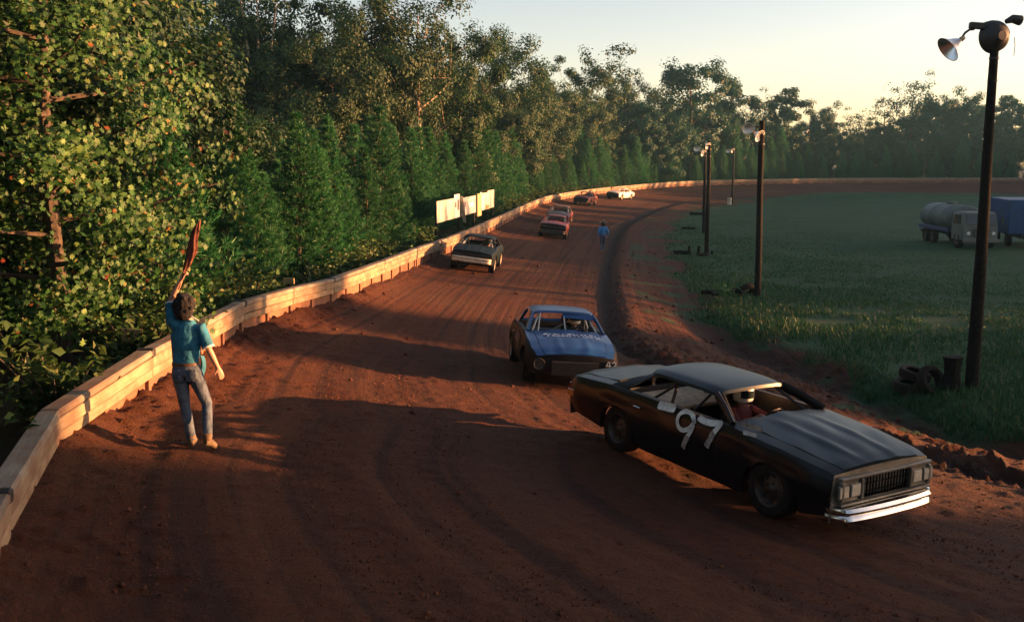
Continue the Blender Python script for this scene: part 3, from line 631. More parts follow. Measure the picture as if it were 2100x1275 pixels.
# --- the near maple: trunk, limbs, its 300 most visible leaves one by one, the rest as foliage
def near_maple():
    g = np.random.default_rng(5); cx, cy = -7.9, 17.2; z0 = gz(cx, cy)
    root = empty('maple_tree', (cx, cy, z0), 0, 'big leafy maple with yellowing leaves filling the left edge behind the wall', 'tree'); mb = MB(); ends = []
    H = 11.2; mb.tube([(0, 0, -.3), (.05, 0, 1.5), (-.1, .1, 4), (.1, 0, 7), (0, 0, H * .88)], [.20, .15, .13, .09, .03], 9)
    for i in range(34):
        z = .8 + i / 34 * 8.6; az = i * 2.4 + g.uniform(-.3, .3); q = z / H
        L = 3.0 * (math.sin(math.pi * min(.95, .16 + q * .86)) ** .55) * g.uniform(.8, 1.05); dz = (.1 + .35 * q) * L + .1
        e = np.array([math.cos(az) * L, math.sin(az) * L, z + dz]); mid = np.array([math.cos(az) * L * .5, math.sin(az) * L * .5, z + dz * .3])
        mb.tube([(0, 0, z), mid, e], [.05, .03, .01], 5, caps=False)
        for f in (.45, .62, .78, .9, 1.0):
            P = np.array([0, 0, z]) * (1 - f) ** 2 + 2 * f * (1 - f) * mid + f * f * e
            for _ in range(3): ends.append(P + g.normal(size=3) * .38)
    link('trunk', mb.mesh('maple_trunk'), root, M['bark'])
    E = np.array(ends); nl = 30000; k = g.integers(0, len(E), nl); C = E[k] + g.normal(size=(nl, 3)) * np.array([.23, .23, .17])
    out = unit(C - np.array([0, 0, 5.0])); Nn = unit(out * .8 + np.array([.25, -.35, .35]) + g.normal(size=(nl, 3)) * .5); sz = g.uniform(.065, .135, nl)
    keep = (C[:, 2] > .15) & (C[:, 0] < 2.95); C, Nn, sz = C[keep], Nn[keep], sz[keep]
    score = -C[:, 1] * 1.0 + C[:, 0] * .55 + sz * 16 + g.normal(size=len(C)) * .35; order = np.argsort(-score)
    first, rest = order[:300], order[300:]
    V, T = leaf_cards(C[rest], Nn[rest], sz[rest], g, True); fo = link('foliage', tri_mesh('maple_foliage', V, T), root, M['maple']); fo['kind'] = 'stuff'
    leafs = []
    for q in range(6):
        V, T = leaf_cards(np.zeros((1, 3)), np.array([[0, 0, 1.]]), np.array([1.]), g, True); me = tri_mesh('maple_leaf', V + np.random.default_rng(q).normal(size=V.shape) * .02, T); me.materials.append(M['maple']); leafs.append(me)
    for j, i in enumerate(first):
        o = bpy.data.objects.new('leaf', leafs[j % 6]); COL.objects.link(o); o.parent = root; o.location = C[i]; o.scale = (sz[i],) * 3
        o.rotation_mode = 'QUATERNION'; o.rotation_quaternion = Vector(Nn[i]).to_track_quat('Z', 'Y') @ Matrix.Rotation(g.uniform(0, 6.28), 3, 'Z').to_quaternion()
near_maple()
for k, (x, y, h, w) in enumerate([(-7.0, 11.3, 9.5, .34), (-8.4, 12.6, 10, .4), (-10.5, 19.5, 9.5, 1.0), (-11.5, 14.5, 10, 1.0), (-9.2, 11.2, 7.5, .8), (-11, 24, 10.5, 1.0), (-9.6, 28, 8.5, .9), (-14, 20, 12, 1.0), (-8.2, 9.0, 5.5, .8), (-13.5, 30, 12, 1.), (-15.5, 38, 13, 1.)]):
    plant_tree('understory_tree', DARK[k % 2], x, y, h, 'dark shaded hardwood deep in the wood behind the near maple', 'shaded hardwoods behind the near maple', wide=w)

# --- trees on the sunset side and behind the camera that throw the long shade over the track
def shade_top(y):
    """height above the wall foot that the last sun clears, along the wall"""
    b = 6.0 if y < 11.2 else (8.5 if 18.6 < y < 26.2 else (2.2 if y < 35 else 1.55))
    b0 = b
    for c, w_, lo in [(14.3, 2.35, -2.0), (17.8, 1.0, .2), (21.8, .7, .55), (24.5, .5, .6), (29.8, 1.5, -1.0), (33.3, 1.2, -.6), (38, .8, .1), (41.5, 1.6, .1), (45.5, .7, .4), (60, 1.2, .9), (77, .8, .3), (84, 1.0, .2), (91, 1.0, 0), (100, 1.2, .2), (108, 1.5, -.6), (115, 3.5, -.8), (121.5, 1.5, .4), (128, 2.2, -.5), (135, 1.2, .8)]:
        f = abs(y - c) / (w_ * 1.15 + .35)
        if f < 1.5: b = min(b, lo - .35 + (b0 - lo) * max(0, min(1, (f - .95) / .55)))
    return b
_tan = math.tan(R(SUN_EL)); k = 0
for row, xo in enumerate((136.0, 140.0)):
    y = -24.0 + row * .85
    while y < 190:
        yw = y - (xo + 3) * math.tan(R(SUN_AZ)); xw = float(np.interp(yw, [-20, 26, 48, 80, 108, 124, 145], [-5, -4.3, -1.8, 1.5, 7.6, 13, 25])); zw = .6
        h = zw + shade_top(yw) + (xo - xw) * _tan + (random.uniform(-.15, .15) if shade_top(yw) < 1.5 else random.uniform(0, 1.2)); zt = gz(xo, y)
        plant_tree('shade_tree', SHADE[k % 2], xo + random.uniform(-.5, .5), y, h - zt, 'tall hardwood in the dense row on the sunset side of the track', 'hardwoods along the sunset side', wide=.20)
        y += random.uniform(1.5, 1.8); k += 1
for k in range(34):
    y = -20 + k * 6.2 + random.uniform(-1.5, 1.5)
    plant_tree('understory_tree', DARK[k % 2], 133.6 + random.uniform(-1, .6), y, random.uniform(6.0, 7.6), 'low bushy tree fringing the tall row on the sunset side', 'low trees along the sunset side', wide=1.15)
for k, (x, y) in enumerate([(112, 186), (119, 183), (126, 178), (132, 186), (122, 194), (114, 197), (131, 198), (138, 193)]):
    plant_tree('hardwood_tree', FAR[k % 3], x, y, random.uniform(12, 15), 'hardwood at the corner of the wood beyond the right edge', 'hardwoods beyond the right edge')
for k, (x, y, h) in enumerate([(-14, 2, 12), (-11, -6, 13), (-4, -13, 12), (5, -15, 14), (14, -17, 13), (24, -16, 14), (-16, -14, 15), (0, -22, 16), (18, -26, 16), (34, -20, 15), (-22, -3, 14), (-9, 4.5, 8)]):
    plant_tree('understory_tree', DARK[k % 2], x, y, h, 'leafy hardwood in the wood behind the viewpoint', 'hardwoods behind the viewpoint', wide=1.1)

# --- weeds and bushes at the foot of the wood
def bush_proto(seed, mat, n=420, h=1.0):
    g = np.random.default_rng(seed); mb = MB(); E = []
    for i in range(12):
        az = g.uniform(0, 6.28); L = g.uniform(.15, .5); e = np.array([math.cos(az) * L, math.sin(az) * L, h * g.uniform(.45, 1.0)]); mb.tube([(0, 0, -.05), e * np.array([.4, .4, .5]), e], [.012, .008, .003], 4, caps=False)
        for f in (.4, .6, .8, 1.): E.append(e * np.array([f ** 1.4, f ** 1.4, f]))
    E = np.array(E); C = E[g.integers(0, len(E), n)] + g.normal(size=(n, 3)) * .09; Nn = unit(g.normal(size=(n, 3)) * .6 + np.array([0, -.2, .7]))
    V, T = leaf_cards(C, Nn, g.uniform(.06, .14, n), g); tm = mb.mesh('bush_stem'); tm.materials.append(M['bark']); cm = tri_mesh('bush_leaves', V, T); cm.materials.append(mat); return tm, cm, h
BUSH = [bush_proto(80 + k, M['weed']) for k in range(4)]
s = _fs[_i0] + 1; k = 0
while s < arc_at(1250, 1.5):
    x, y = behind_wall(s, random.uniform(.55, 1.7)); tm, cm, ph = BUSH[k % 4]; sc = random.uniform(.7, 1.5) if y < 70 else random.uniform(1.2, 2)
    if 44 < y < 68: sc = min(sc, .9)
    t = empty('bush', (x, y, gz(x, y)), random.uniform(0, 6.28), 'leafy weed bush growing against the back of the wall', 'bush', 'weed bushes along the back of the wall'); t.scale = (sc * 1.2, sc * 1.2, sc)
    link('stems', tm, t).name = 'stem'; link('leaves', cm, t); REG.append(('bush', 'bush', t)); k += 1; s += random.uniform(.55, 1.2) if y < 45 else random.uniform(1.2, 2.4)

# --- say which tree is which: counted from the left along a stretch named by what stands there
MARKS = [(0, 430, 'the near maple'), (430, 590, 'the forked pale trunk'), (590, 720, 'the dark gap past the maple'), (720, 830, 'the dark olive hardwood'), (830, 905, 'the slender bare trunk'), (905, 1016, 'the sign boards'),
         (1016, 1100, 'the wall past the signs'), (1100, 1180, 'the red car'), (1180, 1240, 'the far red car'), (1240, 1300, 'the white car'), (1300, 1360, 'the bend beyond the white car'), (1360, 1430, 'the large round crown'), (1430, 1480, 'the paired lamp poles'), (1480, 1540, 'the small far lamp pole'),
         (1540, 1600, 'the pole with tyres at its foot'), (1600, 1690, 'the farthest lamp pole'), (1690, 1790, 'the gap in the skyline'), (1790, 1885, 'the tall lacy tree'), (1885, 2000, 'the tank truck'), (2000, 2100, 'the near lamp pole')]
ORD = 'first second third fourth fifth sixth seventh eighth ninth tenth eleventh twelfth thirteenth fourteenth fifteenth sixteenth seventeenth eighteenth nineteenth twentieth'.split()
KIND = {'young pines in the row behind the wall': ('young pine', 'in the front row behind'), 'young pines in the second row': ('taller pine', 'in the second row behind'), 'understory trees behind the pines': ('dark understory tree', 'in the shade behind'),
        'hardwoods massed behind the skyline trees': ('olive hardwood', 'in the back rank behind'), 'shaded hardwoods behind the near maple': ('shaded hardwood', 'deep behind'), 'bush': ('leafy weed bush', 'at the wall by')}
bins = {}
for nm, gr, t in REG:
    if gr not in KIND: continue
    x, y, z = t.location; dep = y * _cp - (z + 1 - CAM_H) * _sp
    px = 1050 + FPX * x / dep if dep > 1 else -9
    for a, b, mk in MARKS:
        if a <= px < b: bins.setdefault((gr, mk), []).append((px, t)); break
    else: t['label'] = KIND[gr][0] + ' in the same wood just beyond the edge of the picture'
for (gr, mk), L in bins.items():
    L.sort(key=lambda q: q[0])
    for i, (px, t) in enumerate(L):
        if len(L) > 1: t['label'] = (ORD[i] if i < 20 else 'later') + ' ' + KIND[gr][0] + ' ' + KIND[gr][1] + ' ' + mk
        else: t['label'] = 'the one ' + KIND[gr][0] + (' at the wall by ' if gr == 'bush' else ' standing in its row behind ') + mk

# ------------------------------------------------------------------ race cars
def lerp_tab(tab, x): return float(np.interp(x, [a for a, _ in tab], [b for _, b in tab]))
def place_on_ground(x, y, ang, wb, tr):
    """frame of a car standing with four wheels on the ground"""
    f = Vector((math.cos(ang), math.sin(ang), 0)); l = Vector((-f.y, f.x, 0)); c = Vector((x, y, 0)); z = {}
    for a in (1, -1):
        for b in (1, -1):
            p = c + f * (a * wb / 2) + l * (b * tr); z[a, b] = gz(p.x, p.y)
    zf = (z[1, 1] + z[1, -1]) / 2; zr = (z[-1, 1] + z[-1, -1]) / 2; zl = (z[1, 1] + z[-1, 1]) / 2; zg = (z[1, -1] + z[-1, -1]) / 2
    X_ = Vector((f.x, f.y, (zf - zr) / wb)).normalized(); Y_ = Vector((l.x, l.y, (zl - zg) / (2 * tr))); Y_ = (Y_ - X_ * Y_.dot(X_)).normalized(); Z_ = X_.cross(Y_)
    Mx = Matrix((X_, Y_, Z_)).transposed().to_4x4(); Mx.translation = Vector((x, y, (zf + zr) / 2 + .005)); return Mx
class Car:
    def __init__(s, name, label, group, Mx, spec):
        s.d = d = spec; s.root = empty(name, (0, 0, 0), 0, label, 'race car', group); s.root.matrix_world = Mx; s.Mx = Mx
        s.BM = Matrix.Translation((0, 0, d.get('lift', 0))) @ Matrix.Translation((0, 0, .3)) @ Matrix.Rotation(R(d.get('roll', 0)), 4, 'X') @ Matrix.Rotation(R(d.get('pitch', 0)), 4, 'Y') @ Matrix.Translation((0, 0, -.3))
        s.g = np.random.default_rng(d['seed'])
        s.build()
    def part(s, name, mb, mats, parent=None, body=True, sharp=35):
        if body: mb.v = [tuple(s.BM @ Vector(p)) for p in mb.v]
        return mb.build(name, mats, parent or s.root, sharp)
    # --- shape
    def zt(s, x): return lerp_tab(s.d['edge'], x)
    def hw(s, x): return lerp_tab(s.d['plan'], x)
    def zb(s, x):
        d = s.d; z = lerp_tab(d['sill'], x)
        for xa in (d['wb'] / 2, -d['wb'] / 2):
            r = d['arch']; q = r * r - (x - xa) ** 2
            if q > 0: z = max(z, min(d['wr'] + math.sqrt(q) * .95, s.zt(x) - .10))
        return z
    PROF = [(0, .935), (.12, .965), (.30, .99), (.48, 1.0), (.64, 1.0), (.70, .985), (.82, .975), (.93, .955), (1, .915)]
    def yside(s, x, z):
        zb0 = lerp_tab(s.d['sill'], x); v = (z - zb0) / (s.zt(x) - zb0); return s.hw(x) * lerp_tab(s.PROF, v)
    def dent(s, x, y, z): return s.d.get('dent', .012) * math.sin(x * 5.1 + y * 3 + s.d['seed']) * math.sin(z * 9 + x * 2.3 + s.d['seed'] * 2)
    def build(s):
        d = s.d; xf, xr, wb = d['xf'], d['xr'], d['wb']; xc, xb = d['xc'], d['xb']
        paint_ = d['paint']; dark = M['black']
        # sides with wheel arches
        mb = MB(); xs = np.unique(np.concatenate([np.linspace(xr, xf, 46)] + [xa + d['arch'] * np.cos(np.linspace(0, math.pi, 23)) for xa in (wb / 2, -wb / 2)] + [np.array([wb / 2 + d['arch'] + .002, wb / 2 - d['arch'] - .002, -wb / 2 + d['arch'] + .002, -wb / 2 - d['arch'] - .002])]))
        xs = xs[(xs >= xr) & (xs <= xf)]
        for sd_ in (1, -1):
            P = []
            for x in xs:
                z0, z1 = s.zb(x), s.zt(x); row = [(x, sd_ * (s.yside(x, z0) - .10), z0 + .01), (x, sd_ * (s.yside(x, z0) - .004), z0)]
                for v in np.linspace(0, 1, 12):
                    z = z0 + (z1 - z0) * v; y = s.yside(x, z) + s.dent(x, sd_, z); row.append((x, sd_ * y, z))
                P.append(row)
            mb.grid(P, 0, flip=sd_ < 0)
        # tops of the wings beside hood and boot lid, cowl, inner door skins
        def strip(x0, x1, ua, ub, drop=0.0, mi=2):
            for sd_ in (1, -1):
                P = []
                for x in np.linspace(x0, x1, 16):
                    w = s.hw(x) * .915; P.append([(x, sd_ * w * u, s.zt(x) + s.crown(x, u) - drop) for u in np.linspace(ua, ub, 4)])
                mb.grid(P, mi, flip=sd_ > 0)
        strip(xc, xf, .80, 1.0); strip(xr, xb, .80, 1.0)
        for sd_ in (1, -1):
            P = [[(x, sd_ * s.hw(x) * .915, s.zt(x)), (x, sd_ * (s.hw(x) * .915 - .07), s.zt(x) + .004), (x, sd_ * (s.hw(x) * .915 - .085), s.zt(x) - .05), (x, sd_ * (s.hw(x) * .915 - .085), .28)] for x in np.linspace(xb, xc, 14)]
            mb.grid(P, 1, flip=sd_ > 0)
        mb.box((( xc + xb) / 2, 0, .27), (xc - xb, d['hwm'] * 1.7, .03), 1)
        mb.box((xc + .02, 0, .60), (.04, d['hwm'] * 1.66, .62), 1); mb.box((xb - .02, 0, .58), (.04, d['hwm'] * 1.66, .6), 1)
        for xa in (wb / 2, -wb / 2): mb.box((xa, 0, .55), (d['arch'] * 1.9, d['hwm'] * 1.15, .42), 1)
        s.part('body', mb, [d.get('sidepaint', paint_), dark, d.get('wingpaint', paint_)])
        # hood and boot lid, proud of the wings
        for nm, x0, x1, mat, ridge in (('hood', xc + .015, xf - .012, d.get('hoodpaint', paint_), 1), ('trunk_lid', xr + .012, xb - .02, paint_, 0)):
            if nm == 'trunk_lid' and xb - xr < .25: continue
            mb = MB(); P = []; hm = d.get('hoodz', 0.0)
            for x in np.linspace(x0, x1, 26):
                t = (x - x0) / (x1 - x0); w = s.hw(x) * .915; row = []
                us = np.linspace(-.792, .792, 25)
                for u in us:
                    z = s.zt(x) + s.crown(x, u) + .008
                    if ridge: z += .022 * math.exp(-((abs(u) - .34) / .07) ** 2) * min(1, t * 4, (1 - t) * 5 + .2) + .02 * math.exp(-(u / .2) ** 2) * d.get('bulge', 1) * min(1, (1 - t) * 3)
                    z += d.get('dent', .012) * .8 * (math.sin(x * 6 + u * 5 + d['seed']) * math.sin(u * 7 + x * 3))
                    row.append((x, u * w, z))
                P.append([(x, row[0][1] - .002, row[0][2] - .03)] + row + [(x, row[-1][1] + .002, row[-1][2] - .03)])
            P = [[(p[0] - .002, p[1], p[2] - .04) for p in P[0]]] + P + [[(p[0] + .004, p[1], p[2] - .05) for p in P[-1]]]
            mb.grid(P, 0, flip=True); s.part(nm, mb, mat)
        # nose and tail panels
        mb = MB(); mats = [d.get('nosepaint', paint_)]
        def face(xe, sgn, z1=.30):
            P = []
            for v in np.linspace(0, 1, 7):
                row = []
                for u in np.linspace(-1, 1, 21):
                    w = s.hw(xe) * .93; zt_ = s.zt(xe) + s.crown(xe, u); z = zt_ + (z1 - zt_) * v
                    row.append((xe + sgn * (.05 * (1 - abs(u) ** 3) * (1 - v * .6) + d.get('nose', .02) * math.sin(v * math.pi)), u * w * (1 + .06 * min(1, v * 3)), z))
                P.append(row)
            return P
        mb.grid(face(xf, 1), 0, flip=True); s.part('front_panel', mb, mats)
        mb = MB(); mb.grid(face(xr, -1), 0); s.part('rear_panel', mb, paint_)
        # roof, headliner and pillars
        mb = MB(); P = []; Q = []; xrf, xrr, zr, rw = d['xrf'], d['xrr'], d['zr'], d['rw']
        def rz(t, u): return zr - .030 * (2 * t - 1) ** 4 - .010 * t + .030 * (1 - u * u) - .035 * max(0, (abs(u) - .8) / .2) ** 2
        for t in np.linspace(0, 1, 14):
            x = xrr + (xrf - xrr) * t; w = rw * (1 - .05 * (2 * t - 1) ** 2)
            row = [(x + .05 * (1 - u * u) * (2 * t - 1) ** 3, u * w, rz(t, u)) for u in np.linspace(-1, 1, 17)]
            P.append([(x, -w - .012, rz(t, 1) - .035)] + row + [(x, w + .012, rz(t, 1) - .035)])
            Q.append([(p[0], p[1] * .985, p[2] - .03) for p in row])
        P = [[(p[0] - .015, p[1], p[2] - .035) for p in P[0]]] + P + [[(p[0] + .015, p[1], p[2] - .04) for p in P[-1]]]
        mb.grid(P, 0, flip=True); mb.grid(Q, 1)
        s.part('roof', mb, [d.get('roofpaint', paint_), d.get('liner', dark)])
        for sd_ in (1, -1):
            mbA = MB(); ar = d.get('apillar', (.030, .042))
            b0 = Vector((xc - .02, sd_ * (s.hw(xc) * .915 - .06), s.zt(xc))); b1 = Vector((xrf - .03, sd_ * (rw - .03), rz(1, 1) - .01))
            mbA.tube([b0, b0.lerp(b1, .5) + Vector((.015, 0, .01)), b1], [ar] * 3, 8)
            s.part('windscreen_pillar', mbA, d.get('pillarpaint', d.get('roofpaint', paint_)))
            mbA = MB()                                               # quarter pillar: swept sail panel
            xb0, xb1 = xb - .02, xb + d.get('sail', .42); a = [Vector((xb0, sd_ * (s.hw(xb0) * .915 - .02), s.zt(xb0) - .01)), Vector((xb1, sd_ * (s.hw(xb1) * .915 - .02), s.zt(xb1) - .01))]
            t_ = [Vector((xrr - .01, sd_ * (rw - .012), rz(0, 1) - .015)), Vector((xrr + d.get('sailtop', .16), sd_ * (rw - .008), rz(.1, 1) - .015))]
            P = []
            for v in np.linspace(0, 1, 7):
                q0 = a[0].lerp(t_[0], v); q1 = a[1].lerp(t_[1], v); bul = .02 * math.sin(v * math.pi)
                o = Vector((0, sd_ * .045, 0)); P.append([tuple(q0 - o), tuple(q0 + Vector((0, sd_ * bul, 0))), tuple(q0.lerp(q1, .5) + Vector((0, sd_ * (bul + .006), 0))), tuple(q1 + Vector((0, sd_ * bul, 0))), tuple(q1 - o), tuple(q0 - o)])
            mbA.grid(P, 0, flip=sd_ > 0); s.part('quarter_pillar', mbA, d.get('pillarpaint', d.get('roofpaint', paint_)))
            if d.get('seams', True):
                for xs_ in (xb + .55, xc - .12):
                    x1_ = xs_ - .06; mbS = MB(); P = []
                    for v in np.linspace(.10, .97, 14):
                        x_ = x1_ + (xs_ - x1_) * v; z0_, z1_ = lerp_tab(d['sill'], x_), s.zt(x_); z_ = z0_ + (z1_ - z0_) * v; y_ = sd_ * (s.yside(x_, z_) + s.dent(x_, sd_, z_) + .002); P.append([(x_ - .007, y_, z_), (x_, y_ - sd_ * .001, z_), (x_ + .007, y_, z_)])
                    mbS.grid(P, 0, flip=sd_ > 0); s.part('door_seam', mbS, M['black'])
                mbS = MB(); z_ = s.zt(xb + .75) - .16; y_ = sd_ * (s.yside(xb + .75, z_) + .014); mbS.box((xb + .72, y_, z_), (.15, .03, .028), bev=.01); s.part('door_handle', mbS, M['chrome'])
        # roll cage
        mb = MB(); hx = d.get('hoopx', xrr + .45); hy = rw - .07; ht = zr - .05
        mb.tube([(hx, -hy - .12, .3), (hx, -hy - .06, .9), (hx, -hy + .05, ht - .03), (hx, -hy + .14, ht), (hx, hy - .14, ht), (hx, hy - .05, ht - .03), (hx, hy + .06, .9), (hx, hy + .12, .3)], .022, 7)
        mb.tube([(hx, hy - .05, ht - .05), (hx, -hy + .02, .55)], .02, 7)
        for sd_ in (1, -1):
            mb.tube([(hx, sd_ * (hy - .1), ht), (xrf - .12, sd_ * (hy - .1), ht), (xc - .12, sd_ * (hy + .10), s.zt(xc) - .05), (xc - .14, sd_ * (hy + .12), .32)], .02, 7)
            mb.tube([(hx, sd_ * hy, ht - .1), (xb + .05, sd_ * (hy - .05), .55)], .02, 7)
            for zz in (.48, .68): mb.tube([(hx, sd_ * (hy + .11), zz), (xc - .14, sd_ * (hy + .13), zz)], .02, 6)
        mb.tube([(xc - .13, -hy - .1, s.zt(xc) - .10), (xc - .13, hy + .1, s.zt(xc) - .10)], .02, 6)
        if d.get('bars'):
            for yb in d['bars']: mb.tube([(xrf - .02, yb * rw, zr - .035), (xc - .03, yb * s.hw(xc) * .86, s.zt(xc) + .0)], .014, 6)
        s.part('roll_cage', mb, d.get('cage', M['cage']))
        # seat, dash, wheel
        sx, sy = d.get('seatx', -.35), d.get('seaty', .36); mb = MB()
        mb.box((sx + .2, sy, .42), (.50, .50, .14), bev=.05); mb.box((sx - .08, sy, .78), (.12, .50, .68), rot=Matrix.Rotation(R(-12), 3, 'Y'), bev=.05); mb.box((sx - .17, sy, 1.08), (.09, .26, .16), bev=.04)
        s.part('seat', mb, M['seat'])
        mb = MB(); swx = sx + .62; C = Vector((swx, sy, .80)); ax = Matrix.Rotation(R(-65), 3, 'Y')
        ring = [C + ax @ Vector((.18 * math.cos(w), .18 * math.sin(w), 0)) for w in np.linspace(0, 6.283, 19)]
        mb.tube(ring, .014, 6, caps=False); mb.tube([C, C + ax @ Vector((0, 0, -.3))], .02, 6)
        for w in (0, 2.1, 4.2): mb.tube([C, C + ax @ Vector((.18 * math.cos(w), .18 * math.sin(w), 0))], .01, 5)
        s.part('steering_wheel', mb, dark)
        s.swC = C
        mb = MB(); mb.box((xc - .12, 0, s.zt(xc) - .10), (.22, d['hwm'] * 1.6, .16), bev=.04); s.part('dashboard', mb, M['black'])
        # bumpers
        for nm, xe, sgn in (('front_bumper', xf, 1), ('rear_bumper', xr, -1)):
            bz = d.get('bumper' if sgn > 0 else 'rbumper')
            if not bz: continue
            z0, z1, mat = bz; mb = MB(); P = []; h = z1 - z0
            prof = [(-.10, 0), (.02, .0), (.055, .10 * h), (.075, .22 * h), (.060, .40 * h), (.045, .50 * h), (.062, .60 * h), (.075, .75 * h), (.05, .95 * h), (.0, h), (-.10, h)]
            wE = s.hw(xe) * .93 + .05
            for u in np.linspace(-1, 1, 25):
                cx = xe + sgn * (.07 + .07 * (1 - abs(u) ** 2.6)); yy = u * wE; wrap = max(0, (abs(u) - .86) / .14)
                P.append([(cx + sgn * (px_ * (1 - .2 * wrap) - .16 * wrap ** 1.5), yy, z0 + pz) for px_, pz in prof])
            mb.grid(P, 0, flip=sgn < 0); mb.tube([(xe + sgn * .02, -wE * .6, (z0 + z1) / 2), (xe - sgn * .2, -wE * .6, (z0 + z1) / 2)], .04, 6); mb.tube([(xe + sgn * .02, wE * .6, (z0 + z1) / 2), (xe - sgn * .2, wE * .6, (z0 + z1) / 2)], .04, 6)
            s.part(nm, mb, mat)
        # wheels
        for a in (1, -1):
            for b in (1, -1):
                s.wheel(a * wb / 2, b * (d['track']), d['wr'], d.get('tw', .24), b, d.get('steer', 0) if a > 0 else 0)
        mb = MB()
        for a in (1, -1): mb.tube([(a * wb / 2, -d['track'], d['wr']), (a * wb / 2, d['track'], d['wr'])], .05, 8)
        mb.box((0, 0, .27), (wb * 1.0, .5, .10), bev=.03); s.part('axle', mb, dark, body=False)
        if d.get('extra'): d['extra'](s)
    def crown(s, x, u): return s.d.get('crown', .05) * (1 - abs(u) ** 2.4)
    def wheel(s, x, y, r, w, b, steer):
        mb = MB(); Mw = Matrix.Translation((x, y, r)) @ Matrix.Rotation(R(steer), 4, 'Z') @ Matrix.Rotation(R(-90 * b), 4, 'X')
        hwid = w / 2; prof = [(r * .60, -hwid * .92), (r * .78, -hwid), (r * .93, -hwid * .93), (r * .985, -hwid * .8)]
        for k in range(5):
            q = -hwid * .7 + k * hwid * .35; prof += [(r, q - hwid * .12), (r, q + hwid * .12), (r * .972, q + hwid * .14), (r * .972, q + hwid * .21)]
        prof += [(r * .985, hwid * .8), (r * .93, hwid * .93), (r * .78, hwid), (r * .60, hwid * .92), (r * .58, hwid * .5)]
        t = MB(); t.lathe(prof, 32, 0, Mw); ty = t.build('wheel', [M['rubber']], s.root, 50)
        m2 = MB(); rp = [(r * .62, -hwid * .9), (r * .60, -hwid * .5), (r * .56, hwid * .45), (r * .60, hwid * .88), (r * .63, hwid * .93), (r * .615, hwid * .96), (r * .56, hwid * .80), (r * .50, hwid * .42), (r * .42, hwid * .36), (r * .30, hwid * .50), (r * .20, hwid * .58), (r * .16, hwid * .62), (r * .12, hwid * .72), (0.004, hwid * .74)]
        m2.lathe(rp, 28, 0, Mw)
        for k in range(8):
            w_ = k * math.pi / 4; c = Mw @ Vector((r * .46 * math.cos(w_), r * .46 * math.sin(w_), hwid * .385)); m2.box(c, (.035, .035, .035), 1)
        for k in range(5):
            w_ = k * 1.2566; c = Mw @ Vector((r * .22 * math.cos(w_), r * .22 * math.sin(w_), hwid * .60)); m2.box(c, (.022, .022, .022), 1)
        m2.build('rim', [s.d.get('rim', M['steel']), M['black']], ty, 40)
    # --- putting marks on a surface seen at a pixel
    def local_ray(s, px, py):
        I = (s.Mx @ s.BM).inverted(); o = I @ Vector((0, 0, CAM_H)); dd = (I.to_3x3() @ Vector(ray(px, py))).normalized(); return o, dd
    def side_at(s, px, py, sd=-1):
        o, dd = s.local_ray(px, py); y = sd * s.d['hwm']
        for _ in range(6):
            t = (y - o.y) / dd.y; p = o + dd * t; y = sd * s.yside(p.x, p.z)
        return p.x, p.z
    def side_strokes(s, name, strokes, mat, sd=-1, label=None):
        """strokes: list of (points in pixels or local, width)"""
        mb = MB()
        for pts, wd in strokes:
            L = [Vector((p[0], p[1])) for p in pts]; fine = []
            for _ in range(2 if len(L) > 2 else 0): L = [L[0]] + [q for a, b in zip(L[:-1], L[1:]) for q in (a.lerp(b, .25), a.lerp(b, .75))] + [L[-1]]
            for a, b in zip(L[:-1], L[1:]):
                n = max(1, int((b - a).length / .02)); fine += [a.lerp(b, k / n) for k in range(n)]
            fine.append(L[-1]); P = []
            for i, p in enumerate(fine):
                t = (fine[min(i + 1, len(fine) - 1)] - fine[max(i - 1, 0)]).normalized(); nrm = Vector((-t.y, t.x)); ww = wd / 2 * (1 + .03 * math.sin(i * .7)) * min(1, .72 + .28 * min(i, len(fine) - 1 - i))
                row = []
                for k in (-1, -.5, 0, .5, 1):
                    q = p + nrm * ww * k; row.append((q.x, sd * (s.yside(q.x, q.y) + abs(s.d.get('dent', .012)) + .006), q.y))
                P.append(row)
            mb.grid(P, 0, flip=sd > 0)
        o = s.part(name, mb, mat); 
        if label: o['label'] = label
        return o
    def patch(s, name, quad, mat, off=.008, sub=6):
        mb = MB(); P = []
        for v in np.linspace(0, 1, sub):
            P.append([tuple(Vector(quad[0]).lerp(Vector(quad[1]), u).lerp(Vector(quad[3]).lerp(Vector(quad[2]), u), v)) for u in np.linspace(0, 1, sub)])
        mb.grid(P, 0); return s.part(name, mb, mat)

